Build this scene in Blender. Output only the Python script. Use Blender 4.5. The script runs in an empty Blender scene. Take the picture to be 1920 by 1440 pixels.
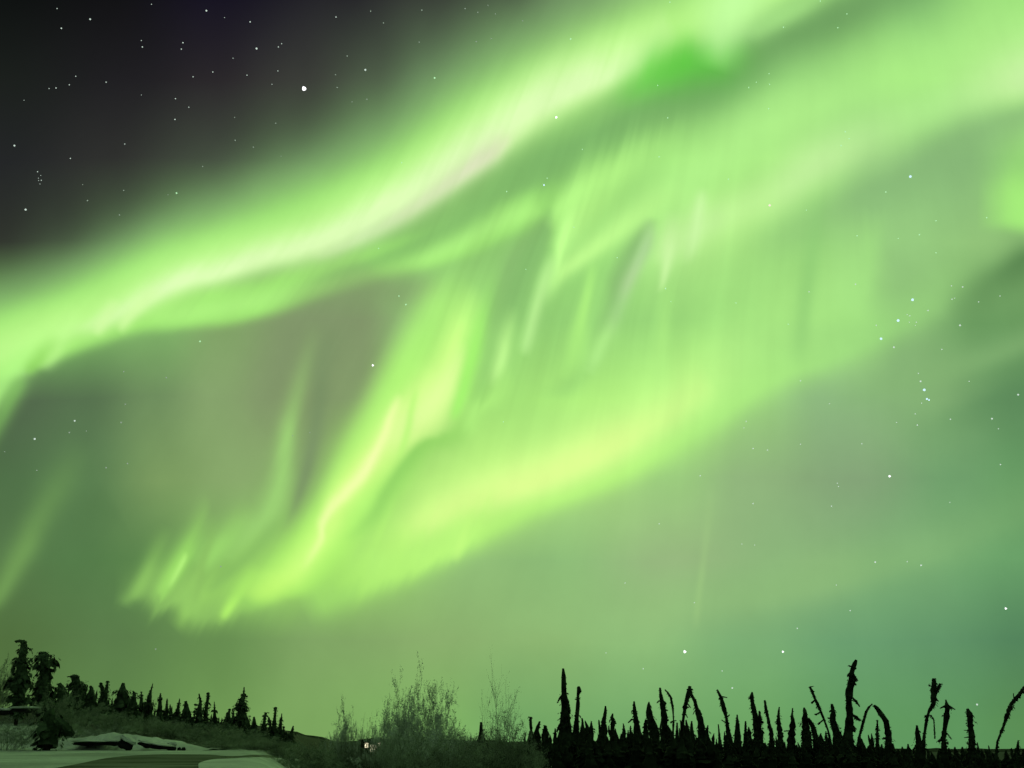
import bpy, bmesh, math, random
from mathutils import Vector, noise
random.seed(7)
C = bpy.context.scene.collection
SC = bpy.context.scene

# ------------------------------------------------------------------ camera, world, exposure
FPX = 1700.0                       # focal length in pixels of a 1920 wide frame
PITCH = math.atan(685 / FPX)
CAM_Z = 1.5
cam_data = bpy.data.cameras.new('camera')
cam_data.sensor_width = 36.0
cam_data.lens = 36.0 * FPX / 1920
cam_data.clip_start = 0.1
cam_data.clip_end = 60000
cam = bpy.data.objects.new('camera', cam_data)
cam.location = (0, 0, CAM_Z)
cam.rotation_euler = (math.pi / 2 + PITCH, 0, 0)
C.objects.link(cam)
SC.camera = cam

world = bpy.data.worlds.new('World')
SC.world = world
world.use_nodes = True
bgn = world.node_tree.nodes['Background']
bgn.inputs[0].default_value = (0.02, 0.05, 0.03, 1)
bgn.inputs[1].default_value = 0.1

SC.view_settings.view_transform = 'Standard'
SC.view_settings.look = 'None'
SC.view_settings.exposure = 0
SC.view_settings.gamma = 1
SC.view_settings.use_curve_mapping = False
SC.cycles.use_adaptive_sampling = True
SC.cycles.adaptive_threshold = 0.02
SC.cycles.adaptive_min_samples = 12
SC.cycles.max_bounces = 4
SC.cycles.diffuse_bounces = 2

# ------------------------------------------------------------------ helpers
FWD = Vector((0, math.cos(PITCH), math.sin(PITCH)))
UP = Vector((0, -math.sin(PITCH), math.cos(PITCH)))
RIGHT = Vector((1, 0, 0))

def ray(x, y):
    return RIGHT * ((x - 960) / FPX) + UP * ((720 - y) / FPX) + FWD

def at(x, y, depth):
    """world point seen at photo pixel x, y, standing depth metres north of the camera"""
    d = ray(x, y)
    return Vector((0, 0, CAM_Z)) + d * (depth / d.y)

def metres(px, depth):
    return px * depth * 1.08 / FPX

def hexc(h):
    return (int(h[0:2], 16) / 255, int(h[2:4], 16) / 255, int(h[4:6], 16) / 255, 1)

def tag(o, label=None, cat=None, group=None, kind=None):
    if label: o['label'] = label
    if cat: o['category'] = cat
    if group: o['group'] = group
    if kind: o['kind'] = kind
    return o

def new_mesh(name, verts, faces, mat=None, smooth=False):
    me = bpy.data.meshes.new(name)
    me.from_pydata(verts, [], faces)
    if mat: me.materials.append(mat)
    if smooth:
        me.polygons.foreach_set('use_smooth', [True] * len(me.polygons))
    me.update()
    return me

def link(name, me, parent=None, loc=None):
    o = bpy.data.objects.new(name, me)
    C.objects.link(o)
    if loc is not None: o.location = loc
    if parent: o.parent = parent
    return o

def sstep(a, b, x):
    t = max(0.0, min(1.0, (x - a) / (b - a)))
    return t * t * (3 - 2 * t)

def interp(pts, x):
    if x <= pts[0][0]: return pts[0][1]
    for (a, va), (b, vb) in zip(pts, pts[1:]):
        if x <= b: return va + (vb - va) * (x - a) / (b - a)
    return pts[-1][1]

# ------------------------------------------------------------------ sky: procedural aurora on a dome
def build_sky_material():
    m = bpy.data.materials.new('aurora_sky')
    m.use_nodes = True
    m.cycles.emission_sampling = 'NONE'
    nt = m.node_tree
    N, L = nt.nodes, nt.links
    N.clear()

    def setin(sock, v):
        if hasattr(v, 'is_output'): L.new(v, sock)
        else: sock.default_value = v

    def M(op, a, b=None, c=None, clamp=False):
        n = N.new('ShaderNodeMath'); n.operation = op; n.use_clamp = clamp
        setin(n.inputs[0], a)
        if b is not None: setin(n.inputs[1], b)
        if c is not None: setin(n.inputs[2], c)
        return n.outputs[0]

    def V(op, a, b=None):
        n = N.new('ShaderNodeVectorMath'); n.operation = op
        setin(n.inputs[0], a)
        if b is not None: setin(n.inputs[1], b)
        return n.outputs['Value'] if op == 'DOT_PRODUCT' else n.outputs[0]

    def mixc(f, a, b):
        n = N.new('ShaderNodeMix'); n.data_type = 'RGBA'; n.clamp_factor = True
        setin(n.inputs[0], f); setin(n.inputs[6], a); setin(n.inputs[7], b)
        return n.outputs[2]

    def ramp(f, stops, mode='EASE'):
        n = N.new('ShaderNodeValToRGB')
        n.color_ramp.interpolation = mode
        e = n.color_ramp.elements
        while len(e) > 1: e.remove(e[-1])
        e[0].position = stops[0][0]; e[0].color = stops[0][1]
        for p, c in stops[1:]:
            k = e.new(p); k.color = c
        setin(n.inputs[0], f)
        return n.outputs[0]

    def fcurve(x, pts):
        n = N.new('ShaderNodeFloatCurve')
        cv = n.mapping.curves[0]
        n.mapping.use_clip = False
        pts = sorted(pts)
        cv.points[0].location = pts[0]
        cv.points[1].location = pts[-1]
        for p in pts[1:-1]: cv.points.new(*p)
        for p in cv.points: p.handle_type = 'AUTO_CLAMPED'
        n.mapping.update()
        setin(n.inputs['Value'], x)
        return n.outputs[0]

    def noise_tex(vec, scale, detail=2.0, rough=0.5):
        n = N.new('ShaderNodeTexNoise'); n.noise_dimensions = '2D'
        n.inputs['Scale'].default_value = scale
        n.inputs['Detail'].default_value = detail
        n.inputs['Roughness'].default_value = rough
        setin(n.inputs['Vector'], vec)
        return n

    tc = N.new('ShaderNodeTexCoord')
    D = V('NORMALIZE', tc.outputs['Object'])
    # a map of the northern sky: the tangent plane that touches the celestial sphere at PITCH above north
    df = M('MAXIMUM', V('DOT_PRODUCT', D, tuple(FWD)), 0.12)
    ux = M('DIVIDE', V('DOT_PRODUCT', D, (1, 0, 0)), df)
    uy = M('DIVIDE', V('DOT_PRODUCT', D, tuple(UP)), df)
    cx = N.new('ShaderNodeCombineXYZ')
    setin(cx.inputs[0], M('MULTIPLY_ADD', ux, FPX / 1000, 0.960))
    setin(cx.inputs[1], M('MULTIPLY_ADD', uy, -FPX / 1000, 0.720))
    P0 = cx.outputs[0]

    # gentle wandering of every edge
    w = noise_tex(P0, 2.6, 1.0, 0.4)
    P = V('ADD', P0, V('MULTIPLY', V('SUBTRACT', w.outputs['Color'], (0.5, 0.5, 0.5)), (0.028, 0.028, 0)))

    # ray structure: the rays converge on the magnetic zenith, high above the frame
    VP = (1.5, -1.0)
    tov = V('SUBTRACT', P, (VP[0], VP[1], 0))
    sv = N.new('ShaderNodeSeparateXYZ'); setin(sv.inputs[0], tov)
    ang = M('DIVIDE', sv.outputs[0], sv.outputs[1])
    def rays(k, along, detail, seed):
        c = N.new('ShaderNodeCombineXYZ')
        setin(c.inputs[0], M('MULTIPLY_ADD', ang, k, seed)); setin(c.inputs[1], M('MULTIPLY', sv.outputs[1], along))
        return noise_tex(c.outputs[0], 1.0, detail, 0.5).outputs[0]
    rays1 = rays(34.0, 1.6, 2.0, 3.0)
    rays2 = rays(95.0, 2.6, 2.0, 11.0)
    rdir = V('NORMALIZE', tov)
    def shifted(src, amp):
        off = M('MULTIPLY', M('SUBTRACT', src, 0.5), amp)
        n = N.new('ShaderNodeVectorMath'); n.operation = 'SCALE'
        setin(n.inputs[0], rdir); setin(n.inputs['Scale'], off)
        return V('ADD', P, n.outputs[0])
    both = M('MULTIPLY_ADD', rays2, 0.25, M('MULTIPLY', rays1, 0.75))
    PB = shifted(both, 0.10)         # curtains with ragged, rayed feet
    PA = shifted(both, 0.016)         # the calmer main band

    sep = N.new('ShaderNodeSeparateXYZ'); setin(sep.inputs[0], P)
    PX, PY = sep.outputs[0], sep.outputs[1]
    X01 = M('DIVIDE', PX, 1.92)

    rows = ROWS
    cur = None
    prev = None
    for y, st in rows:
        r = ramp(X01, [(x / 1920, hexc(h)) for x, h in st], 'EASE')
        if cur is None: cur = r
        else:
            mr = N.new('ShaderNodeMapRange'); mr.interpolation_type = 'LINEAR'
            setin(mr.inputs[0], PY); mr.inputs[1].default_value = prev / 1000; mr.inputs[2].default_value = y / 1000
            cur = mixc(mr.outputs[0], cur, r)
        prev = y

    # one luminous band: points (x, y, softness above, softness below, strength)
    def band(pts, color, flat=1, tex=None, amt=0.0):
        nonlocal cur
        x0, y0 = pts[0][:2]; x1, y1 = pts[-1][:2]
        a = math.atan2(y1 - y0, x1 - x0)
        ca, sa = math.cos(a), math.sin(a)
        S = [(p[0] * ca + p[1] * sa) / 1000 for p in pts]
        T = [(-p[0] * sa + p[1] * ca) / 1000 for p in pts]
        s0, s1 = min(S), max(S)
        tmin, tmax = min(T) - .001, max(T) + .001
        Q = P if tex is None else tex
        s = V('DOT_PRODUCT', Q, (ca, sa, 0))
        t = V('DOT_PRODUCT', Q, (-sa, ca, 0))
        sn = M('MULTIPLY_ADD', s, 1 / (s1 - s0), -s0 / (s1 - s0), clamp=True)
        q = [(k - s0) / (s1 - s0) for k in S]
        c = fcurve(sn, [(k, (v - tmin) / (tmax - tmin)) for k, v in zip(q, T)])
        wu = fcurve(sn, [(k, p[2] / 300) for k, p in zip(q, pts)])
        wd = fcurve(sn, [(k, p[3] / 300) for k, p in zip(q, pts)])
        al = fcurve(sn, [(k, p[4]) for k, p in zip(q, pts)])
        d = M('SUBTRACT', t, M('MULTIPLY_ADD', c, tmax - tmin, tmin))
        above = M('LESS_THAN', d, 0.0)
        n = N.new('ShaderNodeMix'); n.data_type = 'FLOAT'
        setin(n.inputs[0], above); setin(n.inputs[2], wd); setin(n.inputs[3], wu)
        k = M('DIVIDE', d, M('MULTIPLY_ADD', n.outputs[0], 0.3, 0.0005))
        k = M('MULTIPLY', k, k)
        if flat == 2: k = M('MULTIPLY', k, k)
        g = M('POWER', 0.36788, k)
        g = M('MULTIPLY', g, al)
        if any(p[4] > 0 and 0 < p[0] < 1920 and 0 < p[1] < 1440 for p in (pts[0], pts[-1])):
            e = 0.3 * (pts[0][2] + pts[-1][2] + 20) / 1000 / (s1 - s0)       # rounded ends
            raw = M('MULTIPLY_ADD', s, 1 / (s1 - s0), -s0 / (s1 - s0) - 0.5)
            g = M('MULTIPLY', g, M('MULTIPLY_ADD', M('ABSOLUTE', raw), -1 / e, 1 + 0.5 / e, clamp=True))
        if amt:
            g = M('MULTIPLY', g, M('MULTIPLY_ADD', both, amt * 4, 1 - amt * 2), clamp=True)
        col = hexc(color) if isinstance(color, str) else ramp(sn, [((i / (len(color) - 1)), hexc(h)) for i, h in enumerate(color)], 'EASE')
        cur = mixc(g, cur, col)

    for b in BANDS:
        tex = {None: None, 'A': PA, 'B': PB}[b[2] if len(b) > 2 else None]
        band(b[0], b[1], b[4] if len(b) > 4 else 1, tex, b[3] if len(b) > 3 else 0.0)

    # faint mottling of the glow
    mot = noise_tex(P, 9.0, 4.0, 0.55).outputs[0]
    sm = N.new('ShaderNodeSeparateXYZ'); setin(sm.inputs[0], V('MULTIPLY', V('SUBTRACT', P, (1.05, 0.56, 0)), (3.0, 3.6, 0)))
    m2 = M('ADD', M('MULTIPLY', sm.outputs[0], sm.outputs[0]), M('MULTIPLY', sm.outputs[1], sm.outputs[1]))
    zone = M('MULTIPLY_ADD', M('POWER', 0.36788, m2), 0.13, 0.02)       # rays are strongest in the middle curtains
    g = M('MULTIPLY_ADD', mot, 0.05, 0.975)
    g = M('ADD', g, M('MULTIPLY', M('SUBTRACT', both, 0.5), zone))
    vm = N.new('ShaderNodeVectorMath'); vm.operation = 'SCALE'
    setin(vm.inputs[0], cur); setin(vm.inputs['Scale'], g)
    dec = V('SCALE', V('ADD', vm.outputs[0], (0.055, 0.055, 0.055)))
    dec.node.inputs['Scale'].default_value = 1 / 1.055
    gm = N.new('ShaderNodeGamma'); setin(gm.inputs[0], dec); gm.inputs[1].default_value = 2.4
    # the rest of the sky, to the sides and behind, is a dim night green
    mr = N.new('ShaderNodeMapRange'); mr.interpolation_type = 'SMOOTHSTEP'
    setin(mr.inputs[0], V('DOT_PRODUCT', D, tuple(FWD)))
    mr.inputs[1].default_value = 0.25; mr.inputs[2].default_value = 0.7
    fin = mixc(mr.outputs[0], (0.12, 0.20, 0.12, 1), gm.outputs[0])
    em = N.new('ShaderNodeEmission'); setin(em.inputs[0], fin); em.inputs[1].default_value = 1.0
    out = N.new('ShaderNodeOutputMaterial')
    L.new(em.outputs[0], out.inputs[0])
    return m

ROWS = [
 (0,   [(0,'101312'),(200,'131315'),(400,'171421'),(640,'27272a'),(800,'3a4038'),(950,'4c5c46'),(1080,'6c8c60'),(1250,'98cc80'),(1450,'88b874'),(1560,'6c9a5e'),(1700,'82bc70'),(1850,'9ede7c'),(1920,'a2e47e')]),
 (150, [(0,'1c201d'),(250,'201f22'),(400,'2a272a'),(560,'3b3d38'),(700,'4c5a46'),(800,'5f7a56'),(1000,'80b46c'),(1200,'80b46c'),(1350,'6fa462'),(1500,'84c06e'),(1700,'a0e47a'),(1920,'b4f08c')]),
 (300, [(0,'242627'),(200,'2f302e'),(400,'424b3e'),(550,'506648'),(700,'6c985c'),(860,'7cb064'),(1000,'80b868'),(1150,'8ac86c'),(1300,'a4e67c'),(1500,'acec84'),(1650,'98cc80'),(1800,'88b878'),(1920,'98d878')]),
 (450, [(0,'30342d'),(100,'3a4436'),(220,'4c6244'),(380,'6c9a5a'),(560,'86c068'),(700,'8cc86c'),(900,'8cc46e'),(1100,'98d876'),(1300,'aae482'),(1500,'9cd87c'),(1700,'98cc80'),(1850,'90c078'),(1920,'86b470')]),
 (600, [(0,'7ab860'),(300,'80b468'),(420,'82a468'),(560,'82986a'),(680,'82966a'),(780,'94c078'),(900,'90c874'),(1000,'94d074'),(1200,'98d478'),(1350,'9edc7c'),(1500,'a4e07e'),(1600,'a4e080'),(1700,'86b474'),(1850,'6c9c60'),(1920,'6a9a5e')]),
 (750, [(0,'50644a'),(150,'587350'),(280,'6f8e5e'),(400,'86a36c'),(560,'829668'),(680,'849c6a'),(780,'98cc72'),(900,'a0dc74'),(1100,'aeec7c'),(1300,'b0f080'),(1420,'9cd07e'),(1550,'8eb880'),(1750,'84b074'),(1920,'5f8c5c')]),
 (900, [(0,'507048'),(150,'5a7e50'),(300,'7c9c60'),(450,'8aaa6c'),(560,'86a868'),(700,'9cd46c'),(900,'b4ec7c'),(1100,'a8d880'),(1250,'9ccc7e'),(1400,'90b47c'),(1600,'84a478'),(1800,'70a06c'),(1920,'689c64')]),
 (1050,[(0,'56784a'),(150,'557c4a'),(250,'5a824c'),(400,'7cac5e'),(550,'90c866'),(700,'98cc70'),(900,'90bc76'),(1050,'8ebc78'),(1250,'98b880'),(1500,'8ab47a'),(1700,'7cae74'),(1920,'6aa068')]),
 (1200,[(0,'52703f'),(200,'5a7c4a'),(400,'668c50'),(600,'80a464'),(800,'8aae6c'),(1000,'8cb470'),(1200,'8ebc78'),(1400,'7cae74'),(1600,'6ca070'),(1750,'629468'),(1920,'54845c')]),
 (1350,[(0,'54743f'),(200,'5f8449'),(400,'6f9853'),(560,'7ca55e'),(800,'80b062'),(1000,'74a664'),(1200,'74a868'),(1400,'6ea464'),(1600,'629a60'),(1800,'5e945c'),(1920,'5a8c54')]),
]

BANDS = [
 # ---- broad right hand arc
 ([(1130,470,60,70,0.0),(1240,380,70,70,.6),(1350,300,80,60,.8),(1480,220,90,60,.8),(1620,160,90,60,.6),(1780,120,90,50,.5),(1940,120,90,50,.4)], 'b4f48c'),
 ([(1180,520,30,50,0.0),(1300,440,40,50,.7),(1420,385,45,45,.9),(1520,320,50,40,.8),(1650,250,50,45,.6),(1800,190,50,45,.6),(1940,150,60,40,.9)], ['c0f898','bcf490','c4f0a0','b8f494','c8f0a4']),
 ([(1400,480,30,40,0),(1560,400,40,50,.5),(1680,340,35,60,.8),(1800,270,40,60,.8),(1940,215,25,45,.7)], '88b878'),
 # ---- glow above the main band
 ([(-60,592,64,60,.7),(100,535,64,70,.75),(300,460,64,80,.85),(500,376,68,80,.9),(700,290,76,90,.9),(900,180,90,80,.9),(1100,85,110,80,.9),(1300,-20,110,80,.8)], '7da56c'),
 ([(-60,636,46,60,.9),(100,578,48,60,.95),(300,498,50,60,1),(500,420,54,60,1),(700,342,60,60,1),(900,235,72,50,1),(1100,135,76,60,1),(1300,30,70,60,.9),(1420,-30,60,60,.7)], '9de473'),
 # ---- secondary band under the core
 ([(-60,720,40,45,.9),(60,650,60,36,1),(200,608,60,34,1),(370,582,60,36,1),(500,556,50,36,.95),(600,525,46,34,.9),(720,485,36,34,.75),(850,450,36,36,.8),(960,400,36,40,.75),(1050,370,40,60,.5)], 'a0e672', 'A', .10, 2),
 ([(250,600,20,22,0),(370,588,24,22,.6),(470,565,24,22,.6),(580,535,20,22,.2),(700,505,20,20,.1),(840,455,25,25,.8),(960,400,30,25,.8),(1020,380,30,30,.2)], 'b4f884'),
 # ---- gap between core and secondary band
 ([(560,535,10,10,0),(640,505,12,14,.4),(720,478,14,18,.6),(800,440,16,26,.8),(900,380,20,34,.9),(1000,305,20,40,.9),(1100,262,22,40,.9),(1200,205,24,50,.9),(1320,150,24,50,.9),(1420,90,24,50,1),(1520,40,24,50,1),(1640,-30,40,60,.8)], ['86c46a','84bc6a','7cb468','70a460','6e9e60']),
 # ---- bright band and its core
 ([(-60,690,52,34,1),(60,630,50,34,.95),(180,585,46,40,.9),(300,530,46,40,.95),(400,487,46,36,1),(500,455,46,36,1),(600,420,46,40,1),(700,372,50,42,1),(800,312,50,44,1),(900,250,54,44,1),(1000,196,60,44,1),(1100,140,70,44,1),(1200,80,60,50,1),(1320,30,60,50,.9),(1440,-20,60,50,.9)], 'bdfa8b'),
 ([(120,620,10,16,.1),(220,590,20,18,.7),(300,545,24,20,.9),(400,508,26,22,1),(480,478,28,26,1),(560,456,30,30,1),(640,428,30,30,1),(720,385,34,32,1),(800,335,34,34,1),(900,268,40,38,1),(1000,207,50,32,1),(1080,165,54,28,1),(1160,130,50,26,.8),(1260,60,40,26,.3)], 'deffb6', 'A', .13),
 ([(560,480,12,10,0),(640,455,14,14,.5),(720,415,14,18,.6),(800,365,16,18,.7),(860,325,18,18,.9),(920,285,22,18,1),(960,255,20,12,.3),(1000,235,20,10,0)], ['d2eeac','d4ecb4','dce6bc','dce6bc','d8f0b0'], 'A', .15),
 # ---- vivid green pocket and the pale fold beside it
 ([(1120,205,24,20,0),(1200,155,40,34,.5),(1260,122,50,48,.72),(1310,110,46,50,.72),(1370,104,36,44,.5),(1450,75,24,34,0)], ['78c05c','5fce44','58cc3c','5cc840','74b45a'], 'A', .1, 1),
 ([(1342,135,34,30,0),(1352,95,36,38,.5),(1362,50,46,54,.75),(1385,0,60,60,.85),(1400,-40,60,60,1)], 'c4fea2'),
 ([(1420,60,20,22,.5),(1480,25,24,24,.8),(1540,-10,30,24,.6),(1600,-50,30,30,0)], 'a4e084'),
 # ---- left end of the main band: folds
 ([(-20,760,20,20,.9),(20,700,26,26,.7),(60,640,24,24,.2),(90,600,20,20,0)], 'b8ff8a'),
 ([(60,690,14,16,.0),(90,665,16,16,.6),(115,620,20,18,.5),(150,580,22,20,0)], 'c4ff94'),
 ([(170,635,10,10,0),(185,610,12,12,.7),(200,585,14,12,.6),(215,560,12,12,0)], 'd6ffa6'),
 ([(215,630,10,10,0),(235,600,12,12,.7),(262,570,14,12,.7),(300,540,12,12,0)], 'd6ffa6'),
 ([(40,700,10,10,0),(60,680,14,12,.6),(85,650,16,14,.3),(110,630,14,14,0)], '8ed35e'),
 ([(-30,860,14,14,.1),(0,790,16,16,.6),(20,740,18,18,.7),(40,700,14,14,0)], '80bc60'),
 # ---- grey green region under the main band
 ([(470,800,40,60,0),(520,700,50,60,.5),(640,560,60,70,.6),(760,540,50,50,.5),(860,540,40,30,0)], '80946a'),
 ([(535,985,10,10,.2),(562,915,12,12,.8),(585,850,14,14,.85),(602,760,18,18,.8),(618,660,26,20,.5),(640,600,30,20,0)], '7a9266'),
 # ---- tall pale curtain left of the curl
 ([(440,1050,26,26,.5),(480,990,28,24,.7),(520,920,24,22,.8),(538,850,20,18,.8),(556,770,20,16,.5),(580,680,18,16,.2),(600,600,16,16,0)], 'a2da78', None, .1),
 # ---- lower left curtain
 ([(250,1120,30,20,0),(330,1115,50,34,.45),(430,1120,80,40,.6),(540,1090,90,50,.8),(640,1050,90,60,.8)], '9ad268', 'B', .25),
 ([(232,1130,14,12,.3),(262,1095,18,16,.75),(285,1045,18,16,.5),(310,985,14,14,0)], '94cc66'),
 ([(285,1120,12,12,.3),(312,1095,20,16,.9),(340,1050,22,18,.8),(365,1000,20,18,.4),(390,940,20,18,0)], 'a9f06e', 'B', .15),
 ([(310,1110,5,5,0),(325,1082,6,5,.7),(336,1060,6,5,.7),(345,1035,5,5,0)], 'c0ff84'),
 ([(370,1080,20,16,.1),(395,1040,26,22,.7),(430,1000,26,24,.5),(470,940,20,20,0)], 'a4e472'),
 ([(335,1172,18,18,.3),(362,1135,22,20,.65),(400,1105,24,22,.6),(450,1060,22,22,.4),(500,1000,20,20,0)], 'a4e068'),
 ([(355,1160,8,8,0),(368,1110,10,8,.7),(376,1060,10,8,.6),(390,1010,10,10,.4),(400,970,10,10,0)], '88b860'),
 ([(380,1120,12,10,0),(425,1080,16,14,.7),(470,1035,16,14,.6),(520,980,14,12,.3),(560,930,12,12,0)], '86ba62'),
 ([(235,1120,40,22,.2),(290,1128,50,24,.55),(345,1140,60,26,.75),(400,1148,50,24,.7),(450,1140,36,20,.5),(500,1120,30,18,0)], '94ca66', 'B', .3),
 ([(728,1085,7,8,0),(738,1055,9,8,.7),(750,1015,9,8,.7),(765,975,10,8,0)], 'bcfa78'),
 ([(700,1040,7,7,0),(706,1000,8,8,.5),(722,955,9,8,.4),(740,915,8,8,0)], 'b0f272'),
 ([(775,1010,5,5,0),(788,975,6,6,.6),(798,935,6,6,0)], 'a2e464'),
 ([(415,1165,8,8,.2),(432,1140,12,9,.9),(455,1105,14,10,.6),(480,1060,14,12,0)], 'b4f46c'),
 # ---- broad lower band
 ([(600,1130,60,30,.6),(720,1075,90,32,.8),(850,1018,100,30,.95),(960,965,110,28,1),(1080,920,110,26,1),(1200,866,110,28,1),(1320,790,110,34,1),(1440,722,110,30,.9),(1560,672,90,28,.85),(1680,612,70,30,.7),(1780,530,60,34,.4),(1880,450,50,40,.1)], ['a6e66e','b0f076','b4f47c','acec80','a0de80','9cd07e'], None, 0, 1),
 ([(690,1060,40,26,.1),(780,990,60,34,.8),(870,950,66,36,1),(980,905,66,40,1),(1080,870,66,40,1),(1180,820,70,44,1),(1270,760,70,46,.9),(1370,680,70,50,.6),(1460,610,60,50,.4),(1560,560,50,40,.3),(1640,490,50,40,.2)], ['c4fc7c','d0ff8c','ccff8c','c4fc8c','b0f088','b0ee8c']),
 ([(760,990,26,22,.2),(840,962,32,24,.9),(940,925,36,26,1),(1040,890,40,28,1),(1130,850,40,28,.9),(1220,800,36,30,.5),(1320,730,36,30,.2)], 'deff92'),
 # ---- the curl: wide body
 ([(430,1140,40,26,.1),(500,1105,52,32,.75),(570,1060,60,44,1),(640,960,60,60,1),(700,860,66,70,1),(750,770,66,76,1),(800,680,66,84,1),(850,600,70,76,.9),(895,535,60,56,.5),(950,465,40,40,0)], ['a0e066','b0f46e','b4f876','b0f476','aef27a','a0dc7c'], None, 0, 2),
 ([(460,1130,24,20,0),(520,1095,32,26,.85),(570,1050,30,24,1),(610,990,26,26,1),(650,910,24,30,1),(700,850,26,44,1),(760,780,30,60,1),(810,720,30,44,1),(850,650,26,26,1),(880,590,30,24,.6),(900,530,24,24,0)], ['c4fc70','ccff80','d4ff86','d8ff90','ccff88','c0fc84']),
 ([(700,850,10,16,0),(760,800,24,36,.8),(810,760,26,34,1),(850,700,20,22,.8),(880,640,14,14,0)], 'e0ff9c'),
 ([(560,1075,8,8,0),(595,1018,9,7,.6),(606,970,10,8,.8),(645,922,13,12,.9),(692,868,12,12,.95),(714,832,9,10,.8),(732,790,9,9,.75),(755,738,8,8,0)], 'f2ffaa', None, .25),
 ([(740,870,6,6,0),(760,820,7,8,.6),(772,770,7,7,.6),(785,720,6,6,0)], 'b8fc78'),
 # green right edge of the curl
 ([(845,800,10,12,.1),(862,755,12,14,.8),(880,690,14,16,.8),(905,620,18,20,.6),(940,540,20,20,.2),(960,480,16,16,0)], 'a4f66e'),
 # ---- rayed foot under the folds
 ([(600,1110,40,20,.2),(680,1078,56,22,.75),(760,1050,60,22,.85),(850,1025,60,22,.85),(910,985,50,22,.5),(980,950,40,20,0)], ['a8e66a','b6f476','bcf87c','b8f47c'], 'B', .12),
 ([(850,1055,7,8,0),(860,1020,9,9,.6),(872,985,9,9,.4),(885,950,8,8,0)], 'c4fc80'),
 # ---- dark folds right of the curl
 ([(640,1015,10,10,0),(688,970,13,16,.6),(722,918,14,18,.9),(765,862,12,24,1),(830,828,14,26,.8),(870,800,18,20,.5),(900,740,14,16,.2),(930,680,10,10,0)], '96d668'),
 ([(880,790,10,10,0),(905,720,14,14,.5),(925,640,16,16,.8),(945,570,20,20,.8),(970,500,26,24,.8),(1010,440,24,20,.8),(1040,400,18,14,0)], ['9cdc74','98d474','8ec470','8cbc72','84b468']),
 ([(950,620,26,40,0),(985,530,32,34,.8),(1015,460,30,22,.9),(1035,405,18,8,.5),(1042,380,10,6,0)], '86bc6e'),
 ([(1110,660,14,14,0),(1148,590,16,18,.6),(1168,510,22,20,.9),(1195,445,18,14,.9),(1225,400,12,12,0)], '88ba70'),
 ([(1010,750,20,20,0),(1090,700,22,20,.6),(1130,640,16,16,.5),(1160,560,14,14,0)], '98d474'),
 # ---- bright rays in the middle
 ([(1025,560,12,12,.0),(1048,510,16,16,.8),(1058,450,18,20,1),(1080,400,30,40,.9),(1120,350,40,50,.7),(1200,290,40,50,.4),(1300,240,30,30,0)], ['bcf890','c0ff90','baf888','b4f488','a8ec80'], 'B', .1),
 ([(1048,525,10,12,.2),(1085,485,20,18,.9),(1140,442,26,20,.85),(1200,395,28,24,.6),(1280,345,30,30,0)], 'c2fd90'),
 ([(1040,410,12,14,.3),(1068,372,22,22,.8),(1130,330,30,24,.75),(1190,292,30,26,.4),(1260,240,30,30,0)], 'b8fa88'),
 ([(1220,490,14,14,0),(1262,458,32,24,.7),(1305,432,38,26,.75),(1360,405,34,28,.5),(1440,360,30,30,0)], 'c4f49c'),
 ([(982,670,10,10,0),(995,632,12,12,.75),(1013,575,12,12,.8),(1030,520,13,12,.7),(1045,465,12,12,0)], 'bcf294'),
 ([(925,720,10,10,.3),(940,680,13,12,.9),(958,620,14,12,.5),(975,570,12,12,0)], 'c0f890'),
 ([(870,820,14,14,.1),(890,780,18,18,.7),(935,740,20,20,.5),(945,680,16,16,0)], 'b4f480', 'B', .1),
 ([(1060,700,16,18,.3),(1085,640,18,18,.8),(1100,580,12,12,.9),(1110,530,10,10,.7),(1118,480,10,10,0)], 'b0f280'),
 ([(1110,690,12,12,.3),(1135,640,14,14,.7),(1165,580,14,14,.6),(1185,520,14,14,.7),(1205,470,14,14,.7),(1220,400,12,12,0)], ['b8f490','b4f08c','acde90','b4d49c','acd098','a8d090']),
 ([(1240,550,6,6,0),(1248,520,8,8,.6),(1252,480,12,12,.75),(1253,440,15,15,.5),(1258,390,15,15,0)], 'd0faa8'),
 ([(1284,500,12,12,0),(1298,450,13,13,.6),(1306,400,13,13,.7),(1314,350,11,11,0)], 'd0fcaa'),
 ([(1235,720,20,20,.1),(1248,640,14,14,.5),(1255,570,14,14,.3),(1262,520,12,12,0)], 'b4f486'),
 ([(1500,700,14,14,0),(1512,620,18,16,.4),(1520,540,18,16,.5),(1530,440,20,16,.4),(1540,360,20,20,0)], '8cc874'),
 ([(1610,620,30,14,.0),(1620,540,30,18,.6),(1635,460,30,20,.5),(1650,380,30,20,0)], 'a6e484', 'B', .1),
 # ---- right edge glow with a sharp foot
 ([(1960,400,50,40,1),(1905,395,70,34,.9),(1870,395,60,30,.5),(1830,395,50,30,0)][::-1], 'a6ee7a', None, 0, 2),
 ([(1780,600,40,40,0),(1850,530,34,40,.6),(1910,490,26,46,.9),(1960,480,26,46,1)], '5c8852'),
 # ---- faint things
 ([(-20,1150,20,14,.3),(10,1105,22,18,.7),(40,1050,26,22,.7),(70,980,26,24,.5),(110,900,30,30,.3),(160,820,30,30,0)], '7aa85a'),
 ([(120,1040,30,30,0),(150,980,30,30,.5),(190,950,40,40,.4),(240,1000,30,40,0)], '557a4a'),
 ([(1304,1180,7,7,0),(1308,1110,7,7,.55),(1314,1050,7,7,.35),(1326,960,10,10,.2),(1334,900,10,10,0)], 'a4cc84'),
 ([(900,1180,60,40,0),(1100,1150,60,40,.4),(1300,1130,60,40,.5),(1500,1100,60,34,.5),(1700,1050,60,34,.3),(1940,960,60,40,.2)], '94c07a'),
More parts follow.
